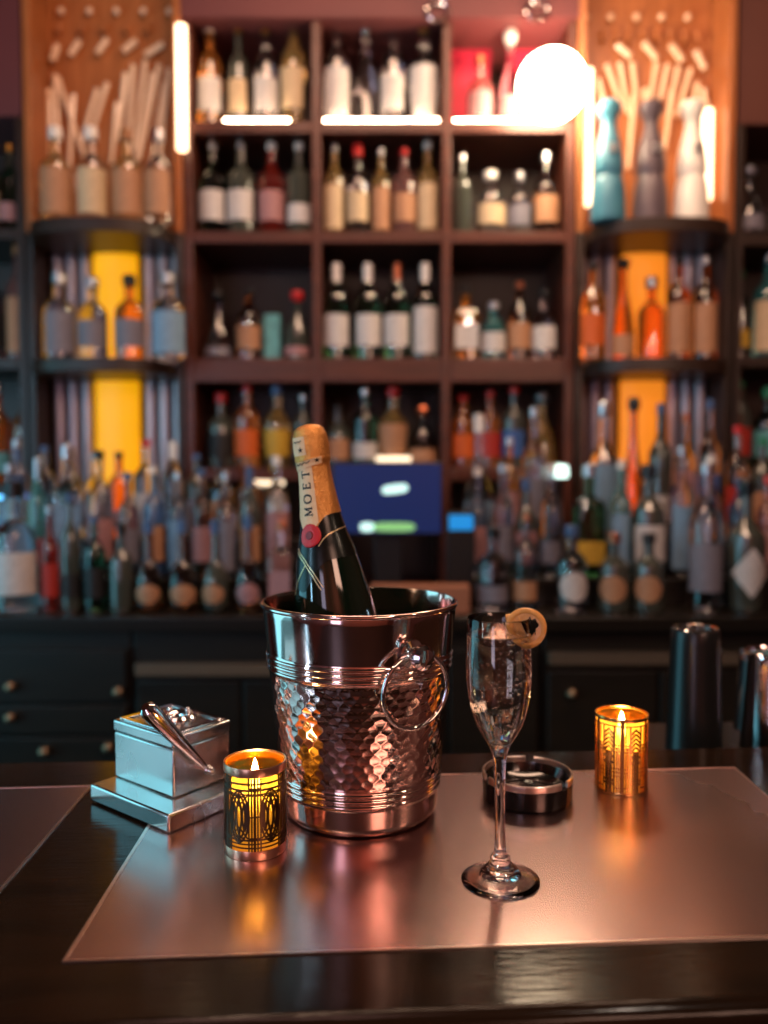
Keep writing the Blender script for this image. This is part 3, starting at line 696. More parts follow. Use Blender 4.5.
row('on upper riser, right', 'bottles on the right riser', 2.445, R2, [
 (479, 124, 32, 'bulbous', 'clear', 'pale blue', 'rect', 'white'), (510, 100, 22, 'tall', 'amber', 'pink', 'rect', 'silver'), (534, 130, 24, 'tall', 'clear', 'grey', 'rect', 'silver'),
 (604, 136, 34, 'flared', 'clear', 'pale blue', 'tall', 'silver'), (634, 140, 24, 'needle', 'orange', None, 'low', 'black'),
 (661, 134, 24, 'tall', 'dark', 'white', 'low', 'blue'), (686, 124, 22, 'tall', 'smoky', 'pink', 'tall', 'copper'), (710, 138, 22, 'tall', 'smoky', 'blue', 'rect', 'blue'), (738, 112, 22, 'tall', 'clear', 'red', 'rect', 'red'), (764, 100, 24, 'tall', 'dark', 'tan', 'rect', 'green')])

# ------------------------------------------------------------------ lamps of the back bar
gx = X(548, 2.47); gz = P(548, 86, y=2.47).z
gl = empty('globe_lamp', (gx, 2.47, gz), 'dazzling warm globe lamp on a brass arm at the upper right shelf', 'lamp')
MB().ball((0, 0, 0), 0.100, 24).build('glass_globe', 'globe_glow', gl)
MB().tube([(0, 0.094, -0.03), (0.03, 0.118, -0.035), (UX[3] - gx, 0.125, -0.035)], 0.008).build('brass_arm', 'brass_knob', gl)
for (px, lab) in ((437, 'chrome ring hook on the soffit above the centre bottles'), (537, 'chrome ring hook on the soffit above the pink boxes')):
    q = P(px, 18, y=2.57)
    pts = [(0.034 * math.cos(2 * PI * k / 24), 0, 0.026 * math.sin(2 * PI * k / 24)) for k in range(24)]
    h = empty('ring_hook', (q.x, 2.57, q.z + 0.02), lab, 'hook', 'chrome hooks on the soffit')
    MB().tube(pts, 0.006, 8, closed=True).build('ring', 'chrome', h)
    MB().tube([(0, 0, .026), (0, .014, .03)], 0.008).build('mount', 'chrome', h)

# ------------------------------------------------------------------ the bar
TH = math.radians(3.5)
bt = empty('bar_counter', (0, 0, 0), 'dark lacquered wooden bar with inlaid steel top plates', 'bar', rot=(0, 0, TH))
MB().box(-1.7, 1.7, 0.492, 0.985, BAR - 0.05, BAR).build('bar_top', 'bar_wood', bt, bevel=0.012)
box(-1.7, 1.7, 0.60, 0.93, 0.0, BAR - 0.051).build('bar_front', 'bar_wood', bt, bevel=0.004)
box(0.43, 1.7, 0.986, 1.21, BAR - 0.075, BAR - 0.040).build('service_ledge', 'counter_black', bt, bevel=0.003)
box(-1.7, 1.7, 0.931, 0.96, 0.2, BAR - 0.09).build('rear_panel', 'cabinet_black', bt, bevel=0.003)
MB().tube([(-1.7, 0.52, 0.22), (1.7, 0.52, 0.22)], 0.02).build('foot_rail', 'brass_knob', bt)
inv = Matrix.Rotation(-TH, 4, 'Z')
def plate(pix, nm, lab):
    pts = [inv @ P(u, v, z=BAR) for (u, v) in pix]
    c = sum(pts, Vector()) / 4
    inn = [p + (c - p).normalized() * 0.0032 for p in pts]
    o = MB().prism([(p.x, p.y) for p in inn], BAR - 0.001, BAR + 0.0010).build(nm, 'brushed_steel', bt, smooth=0); o['label'] = lab
    fr = MB()
    for i in range(4):
        j = (i + 1) % 4
        fr.prism([(pts[i].x, pts[i].y), (pts[j].x, pts[j].y), (inn[j].x, inn[j].y), (inn[i].x, inn[i].y)], BAR - 0.001, BAR + 0.0014)
    fr.build('plate_edge', 'steel_trim', o, smooth=0)
plate([(62, 963), (922, 932.5), (735, 768), (175.6, 781.4)], 'steel_plate', 'large pinkish brushed steel plate')
plate([(-500, 978), (-72, 975), (93, 786), (-240, 795)], 'steel_plate', 'grey steel plate at the left')

# ------------------------------------------------------------------ champagne bucket
BZ = BAR + 0.0012
BX, BY = -0.0245, 0.8185
bk = empty('champagne_bucket', (BX, BY, BZ), 'hammered copper-toned champagne bucket with a ring handle', 'ice bucket')
def rb_(z): return 0.0770 + (0.0958 - 0.0770) * (z / 0.2)
prof = [(0, 0.0015), (0.067, 0.0015), (0.070, 0.0), (0.0740, 0.0012), (0.0765, 0.005)]
z = 0.008
while z < 0.0275: prof.append((rb_(z), z)); z += 0.002
for k in range(3):                      # three raised bands
    zc = 0.0305 + k * 0.0055
    for t in range(9):
        zz = zc - 0.0026 + 0.0052 * t / 8; prof.append((rb_(zz) + 0.0017 * math.sin(PI * t / 8), zz))
z = 0.0465
while z < 0.1452: prof.append((rb_(z), z)); z += 0.00075
for k in range(3):
    zc = 0.1490 + k * 0.0058
    for t in range(9):
        zz = zc - 0.0027 + 0.0054 * t / 8; prof.append((rb_(zz) + 0.0018 * math.sin(PI * t / 8), zz))
z = 0.1655
while z < 0.206: prof.append((rb_(z), z)); z += 0.003
for k in range(11):
    a = -PI / 2 + PI * 1.15 * k / 10
    prof.append((rb_(0.207) - 0.0004 + 0.0025 * math.cos(a), 0.2098 + 0.0025 * math.sin(a)))
prof += [(rb_(0.204) - 0.0022, 0.2065), (rb_(0.15) - 0.0022, 0.15), (rb_(0.05) - 0.0022, 0.05), (0.073, 0.006), (0.068, 0.0035), (0, 0.0035)]
NC = 50; ROWH = 0.0072
def hammer(a, z, r):
    if not (0.0465 <= z <= 0.1452) or r < rb_(z) - 0.001: return 0.0
    edge = min(1.0, (z - 0.0465) / 0.002, (0.1452 - z) / 0.002)
    best = 9.0
    fr = (z - 0.0465) / ROWH
    for rr in (math.floor(fr) - 1, math.floor(fr), math.floor(fr) + 1, math.floor(fr) + 2):
        off = 0.5 * (rr % 2)
        cc = round(a / (2 * PI) * NC - off)
        for q in (cc - 1, cc, cc + 1):
            hsh = math.sin(rr * 12.9898 + (q % NC) * 78.233) * 43758.5453; hsh -= math.floor(hsh)
            hs2 = math.sin(rr * 39.346 + (q % NC) * 11.135) * 24634.63; hs2 -= math.floor(hs2)
            da = (a / (2 * PI) * NC - off - q - (hsh - .5) * .35) * (2 * PI * 0.083 / NC)
            dz = (fr - rr - (hs2 - .5) * .35) * ROWH
            best = min(best, da * da + dz * dz)
    R2_ = 0.0056 ** 2
    return -edge * 0.00042 * max(0.0, 1 - best / R2_)
MB().lathe(prof, 696, rfun=hammer).build('bucket_body', 'bucket_metal', bk, smooth=50)
def handle(phi):
    Rz = Matrix.Rotation(phi, 4, 'Z')     # phi from the camera side
    rr = rb_(0.1745)
    hd = MB().lathe([(0, -0.002), (0.013, -0.002), (0.014, 0.0005), (0.0125, 0.003), (0.007, 0.005), (0.0055, 0.009), (0.0055, 0.013), (0.009, 0.0145), (0.0115, 0.018), (0.0112, 0.022), (0.008, 0.0255), (0, 0.0268)],
                    32, mtx=Rz @ Matrix.Translation((0, -rr, 0.1745)) @ Matrix.Rotation(PI / 2, 4, 'X'))
    k = hd.build('handle_knob', 'chrome', bk)
    pts = []
    for i in range(64):
        a = 2 * PI * i / 64
        zz = 0.1745 - 0.0365 + 0.0345 * math.cos(a)
        pts.append(tuple(Rz @ Vector((0.0345 * math.sin(a), -(rr + 0.0105) + (0.1745 - zz) * 0.06, zz + 0.004))))
    MB().tube(pts, 0.0022, 12, closed=True).build('ring_handle', 'chrome', bk)
handle(math.radians(31.5)); handle(math.radians(213))
ic = MB()
for k in range(70):
    a, q = random.uniform(0, 2 * PI), math.sqrt(random.random()) * 0.055
    cx_, cy_, cz_ = q * math.cos(a), q * math.sin(a), random.uniform(0.016, 0.055)
    ic.box(-.011, .011, -.011, .011, -.010, .010, Matrix.Translation((cx_, cy_, cz_)) @ Euler((random.random() * 3, random.random() * 3, 0)).to_matrix().to_4x4())
tag(ic.build('ice_cubes', 'ice', loc=(BX, BY, BZ), smooth=0), 'ice cubes at the bottom of the copper bucket', 'ice', kind='stuff')

# ------------------------------------------------------------------ champagne bottle
TL = 0.137
top = P(308, 424, y=0.85)
axis = Vector((-math.sin(TL), 0, math.cos(TL)))
LBt = 0.318
cb = empty('champagne_bottle', top - axis * LBt, 'dark green champagne bottle with gold foil neck leaning in the bucket', 'bottle', rot=(0, -TL, 0))
PR = [(0, 0), (.002, .0100), (.005, .0142), (.012, .0170), (.024, .0180), (.036, .0178), (.040, .0164), (.050, .0160), (.070, .0176), (.096, .0208), (.115, .0250), (.128, .0287),
      (.146, .0330), (.164, .0368), (.180, .0398), (.195, .0422), (.212, .0438), (.225, .0443), (.300, .0443), (.314, .0425), (.318, .0380)]
def RS(s):
    for a, b in zip(PR, PR[1:]):
        if a[0] <= s <= b[0]:
            t = (s - a[0]) / (b[0] - a[0])
            i = PR.index(a)
            p0 = PR[max(0, i - 1)]; p3 = PR[min(len(PR) - 1, i + 2)]
            if a[0] < .04 : return a[1] + (b[1] - a[1]) * t
            m0 = (b[1] - p0[1]) / (b[0] - p0[0]); m1 = (p3[1] - a[1]) / (p3[0] - a[0]); h = b[0] - a[0]
            return (2*t**3-3*t**2+1)*a[1] + (t**3-2*t**2+t)*h*m0 + (-2*t**3+3*t**2)*b[1] + (t**3-t**2)*h*m1
    return PR[-1][1]
def SP(az, s, off=0.0):
    r = RS(s) + off
    return (r * math.sin(az), -r * math.cos(az), LBt - s)
ss = [0.004 + (0.3175 - 0.004) * k / 90 for k in range(91)]
MB().lathe([(0, 0.012), (0.02, 0.008), (0.034, 0.0)] + [(RS(s) - .0002, LBt - s) for s in reversed(ss)] + [(0, LBt - .003)], 72).build('bottle_glass', 'champagne_glass', cb)
def surf(name, mat, a0, a1, s0, s1, off, na=40, ns=24, thick=0.00025, parent=None, wrap=False, bumpf=None):
    """a thin sheet laid on the bottle; s0 / s1 are functions of the angle"""
    v = []; f = []
    for l in (0, 1):
        for i in range(na + 1):
            a = a0 + (a1 - a0) * i / na
            for j in range(ns + 1):
                s = s0(a) + (s1(a) - s0(a)) * j / ns
                o = off + l * thick + (bumpf(a, s) if (bumpf and l) else 0)
                v.append(SP(a, max(.0001, s), o))
    n1 = (na + 1) * (ns + 1); g = lambda l, i, j: l * n1 + i * (ns + 1) + j
    for i in range(na):
        for j in range(ns):
            f.append((g(1, i, j), g(1, i, j + 1), g(1, i + 1, j + 1), g(1, i + 1, j)))
            f.append((g(0, i, j), g(0, i + 1, j), g(0, i + 1, j + 1), g(0, i, j + 1)))
        f.append((g(1, i, ns), g(0, i, ns), g(0, i + 1, ns), g(1, i + 1, ns)))
        f.append((g(1, i, 0), g(1, i + 1, 0), g(0, i + 1, 0), g(0, i, 0)))
    for j in range(ns):
        f.append((g(1, 0, j), g(0, 0, j), g(0, 0, j + 1), g(1, 0, j + 1))); f.append((g(1, na, j), g(1, na, j + 1), g(0, na, j + 1), g(0, na, j)))
    return MB().add(v, f).build(name, mat, parent or cb, smooth=50)
def crinkle(a, s):
    c = 0.00022 * math.sin(a * 9 + 3 * math.sin(s * 260)) * math.sin(s * 420 + a * 2)
    if s > .045: c = 0.0003 * math.sin(a * 7 + s * 30)
    if .036 < s < .041: c += .0006
    return c * min(1, s / .01)
edge_s = lambda a: 0.094 + 0.020 * math.exp(-((a + 0.55) / 0.55) ** 2)
foil = surf('foil_capsule', 'foil_gold', -PI, PI, lambda a: 0.0, edge_s, 0.0004, 120, 90, 0.0003, bumpf=crinkle)
surf('cream_stripe', 'foil_cream', -1.30, -0.06, lambda a: 0.0385, lambda a: edge_s(a) - 0.002, 0.0013, 24, 40, 0.0002, parent=foil)
surf('cream_stripe', 'foil_cream', -1.25, -0.25, lambda a: 0.013, lambda a: 0.032, 0.0011, 16, 12, 0.0002, parent=foil)
surf('cream_stripe', 'foil_cream', -1.30, 0.55, lambda a: 0.0365 - .003 * a, lambda a: 0.0435 - .003 * a, 0.0022, 16, 8, 0.0002, parent=foil)
surf('sash', 'sash_black', -PI, PI, lambda a: edge_s(a) + .0003, lambda a: 0.139 + 0.03 * math.exp(-((a + 0.8) / 0.5) ** 2), 0.0001, 100, 24, 0.0002)
def strokes(lines, wd, mat, name, parent, off, closed=False):
    """lines in (angle, s) laid as thin raised strips on the bottle"""
    mb = MB()
    for pts in lines:
        fine = []
        for (p, q) in zip(pts, pts[1:]):
            n = max(2, int(math.hypot((q[0] - p[0]) * .02, q[1] - p[1]) / .0006))
            fine += [(p[0] + (q[0] - p[0]) * t / n, p[1] + (q[1] - p[1]) * t / n) for t in range(n)]
        fine.append(pts[-1]); v = []; f = []
        for i, (a, s) in enumerate(fine):
            p = fine[max(0, i - 1)]; q = fine[min(len(fine) - 1, i + 1)]
            R = RS(s); dx, ds = (q[0] - p[0]) * R, q[1] - p[1]; l = math.hypot(dx, ds) or 1
            nx, ns_ = -ds / l * wd / 2, dx / l * wd / 2
            for (k, o) in ((-1, off), (1, off), (1, off + .0002), (-1, off + .0002)):
                v.append(SP(a + k * nx / R, max(.0005, s + k * ns_), o))
        for i in range(len(fine) - 1):
            for k in range(4):
                l = (k + 1) % 4; f.append((i * 4 + k, i * 4 + l, i * 4 + 4 + l, i * 4 + 4 + k))
        e = (len(fine) - 1) * 4; f += [(3, 2, 1, 0), (e, e + 1, e + 2, e + 3)]
        mb.add(v, f)
    return mb.build(name, mat, parent, smooth=50)
# the letters M O E T, read upwards; letter box: x along the reading direction, y towards the letter's top
H = 0.0082
def place(letter_lines, sc_, width):
    out = []
    for ln in letter_lines:
        out.append([(-0.52 - (y - .5) * H / RS(sc_), sc_ - (x - .5) * width) for (x, y) in ln])
    return out
thickl = []; thinl = []
def add_letter(sc_, width, thick, thin): thickl.extend(place(thick, sc_, width)); thinl.extend(place(thin, sc_, width))
add_letter(.0895, .0096, [[(.18, .97), (.5, .08)], [(.84, 0), (.82, 1)]], [[(.5, .08), (.80, .97)], [(.15, 0), (.18, 1)], [(.02, 0), (.28, 0)], [(.70, 0), (.98, 0)], [(.06, 1), (.22, 1)], [(.78, 1), (.96, 1)]])
circ = lambda a0, a1: [(.5 + .44 * math.cos(a0 + (a1 - a0) * k / 12), .5 + .52 * math.sin(a0 + (a1 - a0) * k / 12)) for k in range(13)]
add_letter(.0765, .0092, [circ(PI * .68, PI * 1.32), circ(-PI * .32, PI * .32)], [circ(0, 2 * PI)])
add_letter(.0635, .0070, [[(.25, 0), (.25, 1)]], [[(.08, 0), (.92, 0)], [(.08, 1), (.88, 1)], [(.25, .52), (.72, .52)], [(.92, 0), (.94, .22)], [(.88, 1), (.9, .8)], [(.72, .4), (.72, .64)]])
add_letter(.0515, .0074, [[(.5, 0), (.5, 1)]], [[(.05, 1), (.95, 1)], [(.05, 1), (.04, .8)], [(.95, 1), (.96, .8)], [(.3, 0), (.7, 0)]])
strokes(thickl, .0018, 'ink_black', 'lettering', foil, .0016)
strokes(thinl, .0010, 'ink_black', 'lettering', foil, .00162)
def star(a0, s0, r, off):
    R = RS(s0); v = [SP(a0, s0, off)]; f = []
    for k in range(10):
        q = r if k % 2 == 0 else r * .42; t = PI * k / 5
        v.append(SP(a0 - q * math.sin(t) / R, s0 - q * math.cos(t), off))
    for k in range(10): f.append((0, 1 + k, 1 + (k + 1) % 10))
    return v, f
st = MB()
for (a, s, r, o) in ((-.35 - .2, .0265, .0032, .0016), (.28, .0385, .0027, .0028)): st.add(*star(a, s, r, o))
st.build('star', 'ink_black', foil, smooth=0)
strokes([[(-.95, .0185), (-.85, .0172), (-.75, .0188), (-.65, .0172), (-.55, .0186), (-.42, .017)], [(-1.15, .0425), (-.95, .0400), (-.88, .0425), (-.70, .0395), (-.6, .0418), (-.45, .0388), (-.3, .0405), (-.1, .0382)]],
        .0007, 'ink_black', 'small_print', foil, .0027)
# red wax seal
def disc(name, mat, a0, s0, r, off, ringsf=None, parent=None):
    R = RS(s0); v = []; f = []; NR, NA = 10, 48
    for i in range(NR + 1):
        q = r * i / NR
        for k in range(NA):
            t = 2 * PI * k / NA
            h = off + (ringsf(q / r) if ringsf else 0)
            v.append(SP(a0 + q * math.sin(t) / R, s0 + q * math.cos(t), h if i < NR else off - .0006))
    for i in range(NR):
        for k in range(NA):
            l = (k + 1) % NA; f.append((i * NA + k, i * NA + l, (i + 1) * NA + l, (i + 1) * NA + k))
    return MB().add(v, f).build(name, mat, parent or cb, smooth=60)
seal = disc('wax_seal', 'seal_red', -.50, .1130, .0120, .0016, lambda t: .0005 * (abs(math.sin(t * 9)) if t < .95 else 0))
disc('seal_centre', 'seal_dark', -.50, .1130, .0042, .0026, parent=seal)
def px2(x, y):
    s = (y - 428.5) / 950.0; ax = 308 + (y - 424) * .137; rp = RS(s) * 960
    return (math.asin(max(-.98, min(.98, (x - ax) / rp))), s)
strokes([[px2(x, y) for (x, y) in ((300, 548), (307, 558), (316, 571), (325.8, 585.5))],
         [px2(x, y) for (x, y) in ((299.5, 551), (306, 560.5), (314.5, 573), (324.0, 588))],
         [px2(x, y) for (x, y) in ((307.5, 564), (303, 572), (299.5, 580), (297, 592))],
         [px2(x, y) for (x, y) in ((320.6, 547), (325, 541), (330, 537), (338, 534), (346, 532.5))]], .0009, 'gold_line', 'gold_lines', cb, .0006)

# ------------------------------------------------------------------ champagne flute
fx, fy = (501 - 384) / F * 0.683, 0.668
fl = empty('champagne_flute', (fx - .0005, fy, BZ + .0003), 'tall clear champagne flute of sparkling wine on the steel plate', 'glass', rot=(0, -.014, 0))
outp = [(0, 0.0060), (.012, .0042), (.026, .0014), (.0318, .0000), (.0326, .0004), (.0324, .0010), (.026, .0032), (.0185, .0062), (.0135, .0105), (.0092, .0150), (.0078, .0165), (.0085, .0185), (.0080, .0205),
        (.0060, .0222), (.0050, .0250), (.0045, .035), (.0042, .055), (.0044, .080), (.0052, .100), (.0066, .1075), (.0095, .1145), (.0140, .1215), (.0190, .1305), (.0226, .1410), (.0252, .1540), (.0266, .1660), (.0270, .1760), (.0268, .1920), (.0262, .2070), (.0256, .2195)]
inp = [(.0252, .2202), (.0247, .2196), (.0253, .2070), (.0259, .1920), (.0261, .1760), (.0257, .1660), (.0243, .1545), (.0216, .1418), (.0178, .1312), (.0125, .1228), (.0075, .1172), (.0035, .1150), (0, .1142)]
MB().lathe(outp + inp, 96).build('glass_body', 'clear_glass', fl, smooth=60)
lq = [(0, .1140), (.0036, .1148), (.0077, .1170), (.0127, .1226), (.0180, .1310), (.0218, .1416), (.0245, .1543), (.0259, .1659), (.0263, .1760), (.0261, .1920), (.0256, .2055), (.0257, .2070), (.0240, .2062), (0, .2060)]
MB().lathe(lq, 96).build('sparkling_wine', 'champagne', fl, smooth=60)
bb = MB()
for k in range(220):
    a = random.uniform(0, 2 * PI); zz = random.uniform(.125, .2055); R = .0255 * min(1, .4 + (zz - .12) / .05 * .6) - .002
    q = R * math.sqrt(random.random())
    bb.ball((q * math.cos(a), q * math.sin(a), zz), random.uniform(.0004, .0010), 6)
o = bb.build('bubbles', 'bubble', fl); o['kind'] = 'stuff'
# citrus wheel on the rim
cwp = P(526, 628, y=0.664)
cw = empty('citrus_wheel', cwp, 'orange-tinted citrus slice with a torn centre hung on the flute rim', 'garnish', rot=(0.0, 0.0, math.radians(-12)))
N = 72
def hole(t):      # torn opening, right of the middle
    return 0.0046 + .0017 * math.sin(2 * t + .6) + .0009 * math.sin(5 * t) + .0005 * math.sin(11 * t)
v = []; f = []
RO = 0.0166
rad = [(lambda t: RO * (1 + .012 * math.sin(3 * t)), .0015), (lambda t: RO * 1.0 - .0006, .0023), (lambda t: RO * .80, .0022), (lambda t: RO * .74, .0016), (lambda t: None, .0017)]
def ringpt(k, layer, side):
    t = 2 * PI * k / N
    if layer < 4: r = rad[layer][0](t); return (r * math.cos(t), side * rad[layer][1], r * math.sin(t))
    r = hole(t); return (.0040 + r * .95 * math.cos(t) + .002 * math.sin(t) * -1, side * rad[layer][1] * .8, .0006 + r * 1.85 * math.sin(t))
def ringmesh(layers):
    mb = MB(); v = []; f = []
    seq = [(l, -1) for l in layers] + [(l, 1) for l in reversed(layers)]
    for (l, s) in seq:
        for k in range(N): v.append(ringpt(k, l, s))
    for i in range(len(seq)):
        j = (i + 1) % len(seq)
        for k in range(N):
            m_ = (k + 1) % N; f.append((i * N + k, i * N + m_, j * N + m_, j * N + k))
    return mb.add(v, f)
ringmesh([0, 1, 2, 3]).build('peel', 'citrus_peel', cw, smooth=60)
ringmesh([3, 4]).build('flesh', 'citrus_flesh', cw, smooth=60)
mem = MB()
for k in range(7):
    t = PI * .68 + k * PI * .12
    mem.tube([(RO * .72 * math.cos(t), -.0017, RO * .72 * math.sin(t)), (-.0025 + .001 * math.cos(t), -.0017, .001 + .001 * math.sin(t))], [.0005, .0003], 6)
mem.build('membranes', 'citrus_peel', cw)
ct = MB().tube([(-.004, .0045, .0075), (-.010, .0055, .0078), (-.0165, .0062, .0072)], [.0022, .0030, .0026], 10)
ct.build('peel_tail', 'citrus_peel', cw)

# ------------------------------------------------------------------ ashtray
ax_, ay_ = P(525.5, 772, y=.858).x, .847
at_ = empty('ashtray', (ax_, ay_, BZ), 'round black ashtray with a chrome rim behind the flute', 'ashtray')
MB().lathe([(0, 0), (.0445, 0), (.0462, .0015), (.0465, .004), (.0465, .0195), (.0455, .0200), (.0455, .0215), (.0436, .0215), (.0425, .018), (.040, .012), (.034, .0085), (.028, .0065), (.010, .0060), (.008, .0085), (.0055, .0098), (0, .0100)], 96).build('bowl', 'ashtray_black', at_)
gaps = [math.radians(d) for d in (43, 167, 287)]
def seg(a0, a1):
    v = []; f = []; n = 40
    cs = [(.0467, .0202), (.0470, .0212), (.0470, .0262), (.0460, .0272), (.0450, .0272), (.0444, .0264), (.0442, .0202)]
    for i in range(n + 1):
        a = a0 + (a1 - a0) * i / n
        for (r, zz) in cs: v.append((r * math.sin(a), -r * math.cos(a), zz))
    m_ = len(cs)
    for i in range(n):
        for k in range(m_):
            l = (k + 1) % m_; f.append((i * m_ + k, (i + 1) * m_ + k, (i + 1) * m_ + l, i * m_ + l))
    f.append(tuple(range(m_))); f.append(tuple(range((n + 1) * m_ - 1, n * m_ - 1, -1)))
    return MB().add(v, f)
for i in range(3):
    seg(gaps[i] + .10, gaps[(i + 1) % 3] + (2 * PI if i == 2 else 0) - .10).build('rim_segment', 'copper' if False else 'steel_trim', at_)['label'] = 'chrome rim segment'

# ------------------------------------------------------------------ candle holders
def votive(x, y, label, style, rotz):
    r = empty('candle_holder', (x, y, BZ), label, 'candle holder', rot=(0, 0, rotz))
    R = .0270; Hh = .0812
    main = 'copper' if style == 'deco' else 'gold_metal'; fil = 'dark_bronze' if style == 'deco' else 'gold_metal'
    for (a, b, nm) in ((.0, .0085, 'bottom_band'), (Hh - .0075, Hh, 'top_band')):
        if style != 'deco': a, b = (0, .003) if nm == 'bottom_band' else (Hh - .0035, Hh)
        MB().lathe([(R, a), (R + .0009, a), (R + .0011, a + .0008), (R + .0011, b - .0008), (R + .0009, b), (R, b), (R, a)], 96).build(nm, main, r)
    mb = MB(); ring = lambda z, wd: mb.band(R, [(2 * PI * k / 96, z) for k in range(96)], wd, .0007, True)
    bar = lambda a, z0, z1, wd: mb.band(R, [(a, z0 + (z1 - z0) * k / 4) for k in range(5)], wd, .0008)
    ell = lambda a, z, ha, hz, wd: mb.band(R, [(a + ha * math.cos(2 * PI * k / 48), z + hz * math.sin(2 * PI * k / 48)) for k in range(48)], wd, .0009, True)
    lens = lambda a, z, ha, hz, wd: [mb.band(R, [(a + s * ha * math.sin(PI * k / 24), z - hz + 2 * hz * k / 24) for k in range(25)], wd, .0009) for s in (-1, 1)]
    if style == 'deco':
        for z, wd in ((.0680, .0014), (.0625, .0016), (.0590, .0012), (.0185, .0016), (.0150, .0011), (.0115, .0012)): ring(z, wd)
        zc = .0390
        for q in range(6):
            a = q * PI / 3
            for da in (-.19, -.095, 0.0, .095, .19): bar(a + da, .0075, Hh - .0065, .0013 if da else .0022)
            for zz in (.064, .058, .039, .020): mb.band(R, [(a - .19 + .38 * k / 6, zz) for k in range(7)], .0013, .0008)
            b = a + PI / 6
            lens(b, zc, .10, .0155, .0018)
            ell(b, zc, .22, .0190, .0017); ell(b, zc, .33, .0225, .0016)
            for s in (-1, 1):
                lens(b + s * .20, zc, .085, .0125, .0017)
                ell(b + s * .13, zc, .22, .0185, .0014)
                mb.band(R, [(b + s * (.30 - .30 * k / 8), .0585 - .010 * k / 8) for k in range(9)], .0012, .0008)
                mb.band(R, [(b + s * (.30 - .30 * k / 8), .0200 + .010 * k / 8) for k in range(9)], .0012, .0008)
            bar(b, .0555, .0625, .0012); bar(b, .0150, .022, .0012)
    else:
        for z, wd in ((.0735, .0012), (.0245, .0012), (.0285, .0010), (.0205, .0010)): ring(z, wd)
        for q in range(6):
            a = q * PI / 3
            bar(a, .002, Hh - .003, .0042)
            for da in (-.13, .13): bar(a + da, .002, .0735, .0011)
            for da in (-.20, .20): bar(a + da, .002, .052, .0012)
            for da in (-.30, .30): bar(a + da, .002, .0735, .0018)
            for zz in (.0535, .0500, .0465, .0080): mb.band(R, [(a - .30 + .6 * k / 8, zz) for k in range(9)], .0014, .0008)
            b = a + PI / 6
            for k, zz in enumerate((.0700, .0655, .0610, .0565, .0520)):
                mb.band(R, [(b - .21, zz - .0055), (b - .1, zz - .0025), (b, zz), (b + .1, zz - .0025), (b + .21, zz - .0055)], .0024, .0008)
            for da in (-.11, -.04, .04, .11): bar(b + da, .002, .0470, .0019)
            for zz in (.0410, .0350, .0160, .0120): mb.band(R, [(b - .2 + .4 * k / 8, zz) for k in range(9)], .0030, .0008)
    mb.build('pierced_sleeve', fil, r, smooth=40)
    MB().lathe([(.0254, .0012), (.0262, .0012), (.0262, .0790), (.0254, .0790), (.0254, .0012)], 72).build('amber_liner', 'amber_liner', r)
    MB().lathe([(0, .0005), (.026, .0005), (.026, .0015), (0, .0015)], 48).build('base_disc', main, r)
    return r
def candle(x, y, label, zf, hf):
    c = empty('candle', (x, y, BZ + .0016), label, 'candle')
    MB().lathe([(0, 0), (.0195, 0), (.020, .001), (.020, zf - .008), (.0185, zf - .006), (.008, zf - .0075), (0, zf - .0078)], 40).build('wax', 'wax', c)
    MB().tube([(0, 0, zf - .009), (.0003, 0, zf - .004), (.001, 0, zf + .001)], .0007, 6).build('wick', 'ink_black', c)
    MB().lathe([(0, 0), (.0022, .001), (.0042, .005), (.0045, .010), (.0031, .0135 / .02 * hf), (.0013, .018 / .02 * hf), (0, hf)], 20, mtx=Matrix.Translation((0, 0, zf - .001))).build('flame', 'flame_glow', c)
    l = bpy.data.lights.new('flame_light', 'POINT'); l.energy = 0.85; l.color = (1.0, .66, .28); l.shadow_soft_size = .004
    o = bpy.data.objects.new('flame_light', l); col.objects.link(o); o.location = (x, y, BZ + zf + .016)
vx, vy = P(256.5, 800, y=.735).x, .728
votive(vx, vy, 'copper-rimmed candle holder pierced with dark interlaced ovals, left of the bucket', 'deco', math.radians(8))
candle(vx, vy, 'lit candle inside the copper-rimmed holder left of the bucket', .051, .031)
wx, wy = P(618, 750, y=.885).x, .873
votive(wx, wy, 'gold candle holder pierced with chevrons and bars, right of the ashtray', 'chevron', math.radians(-14))
candle(wx, wy, 'lit candle inside the gold chevron holder right of the ashtray', .052, .031)

# ------------------------------------------------------------------ steel lever box
eL = Vector((-.79, .613, 0)); eR = Vector((.613, .79, 0))
ang = math.atan2(eR.y, eR.x)      # local +X = eR, local +Y = eL
lbx = empty('lever_box', (-.2072, .794, BZ), 'square steel cutter box with a lever arm on a stepped base', 'cutter box', rot=(0, 0, ang))
def lbox(name, mat, x0, x1, y0, y1, z0, z1, bev, par=lbx): return box(x0, x1, y0, y1, z0, z1).build(name, mat, par, bevel=bev)
lbox('base', 'satin_steel', -.028, .100, -.028, .101, 0, .0180, .0025)
lbox('body', 'satin_steel', 0, .0735, 0, .098, .0183, .0665, .002)
lid = lbox('lid', 'satin_steel', -.0008, .0743, -.0008, .0988, .0672, .0795, .0022)
fr = MB()
fr.box(.004, .0705, .004, .010, .0796, .0812).box(.004, .0705, .088, .094, .0796, .0812).box(.004, .010, .010, .088, .0796, .0812).box(.0645, .0705, .010, .088, .0796, .0812)
fr.build('lid_frame', 'chrome', lid, bevel=.0006)
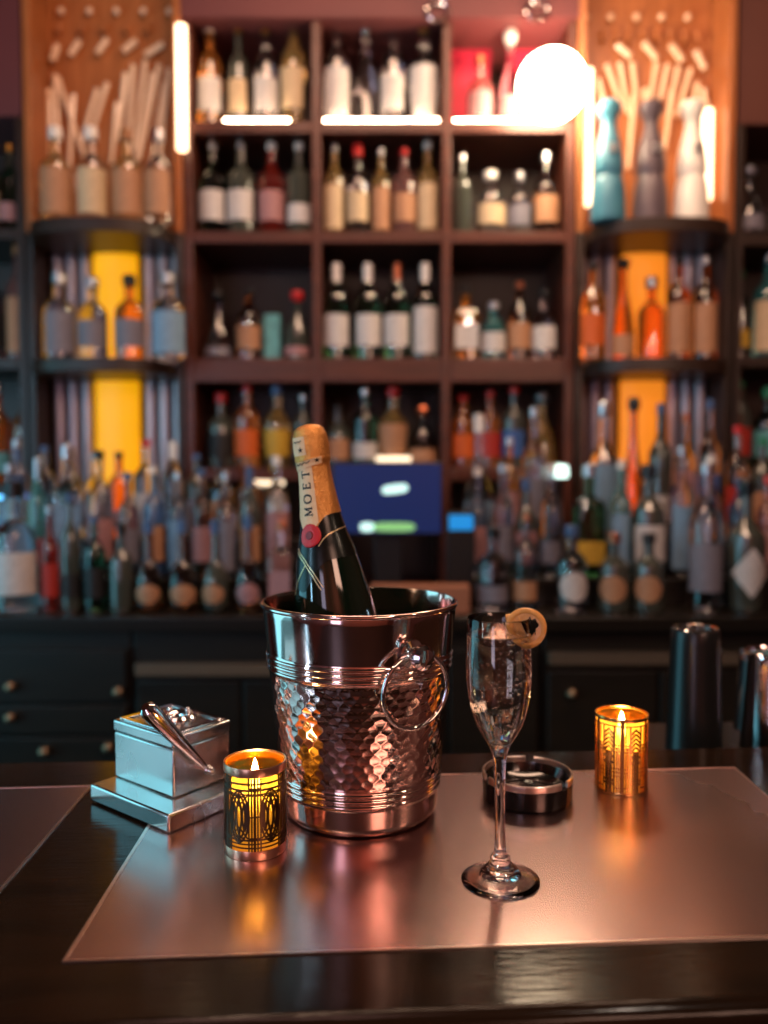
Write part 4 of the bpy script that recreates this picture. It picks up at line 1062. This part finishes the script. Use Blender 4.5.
MB().lathe([(.008, .0736), (.022, .0736), (.0215, .0765), (.0185, .0785), (.015, .0775), (.012, .0755), (.009, .0760), (.008, .0736)], 48, mtx=Matrix.Translation((.042, .050, .006))).build('cutting_ring', 'chrome', lid)
sw = MB()
for k in range(5):
    a = 2 * PI * k / 5
    sw.ball((.042 + .0165 * math.cos(a), .050 + .0165 * math.sin(a), .0845), .0032, 8)
sw.build('ring_beads', 'chrome', lid)
pv = Vector((.034, -.0105, .040)); te = Vector((-.042, -.0145, .122))
arm = [pv.lerp(te, t) for t in (0, .08, .2, .4, .6, .8, .93, .97, 1.0)]
lv = MB().tube(arm, [.0025, .0032, .0042, .0060, .0075, .0084, .0087, .0078, .0042], 24).build('lever', 'chrome', lbx)
MB().ball(tuple(pv), .0052, 12).tube([(pv.x, .001, pv.z), (pv.x, -.016, pv.z)], .0034, 16).build('pivot', 'chrome', lbx)
MB().ball((pv.x, -.0165, pv.z), .0042, 10).build('pivot_cap', 'chrome', lbx)

# ------------------------------------------------------------------ shakers on the rear ledge
LZ = BAR - 0.040 + .0005
def shaker(px, y, wb, wt, h, mat, label, foot):
    x = P(px, 700, y=y).x; rb2, rt = wb / F * y / 2, wt / F * y / 2
    r = empty('shaker_tin', (x, y, LZ), label, 'shaker', 'shaker tins on the rear ledge')
    MB().lathe([(rb2 - .001, 0), (rb2 + .0008, 0), (rb2 + .0012, .0012), (rb2 + .0004, .003), (rb2, .006), (rt + (rb2 - rt) * .1, h * .9), (rt, h - .004), (rt - .0015, h - .0008), (rt - .004, h - .0004), (rt - .006, h - .003), (0, h - .0035),
                (0, h - .006), (rt - .004, h - .006), (rb2 - .001, 0)], 72).build('body', mat, r)
    MB().lathe([(rt - .0055, h - .0035), (rt - .0015, h - .0002), (rt - .0028, h + .0010), (rt - .006, h + .0002), (rt - .0055, h - .0035)], 72).build('rim', 'chrome', r)
    return r
shaker(694.5, 1.105, 55, 47, .170, 'tin_black', 'upturned matte black shaker tin on the rear ledge', 1)
shaker(772, 1.115, 74, 62, .136, 'chrome', 'upturned polished steel shaker tin at the right edge', 1)
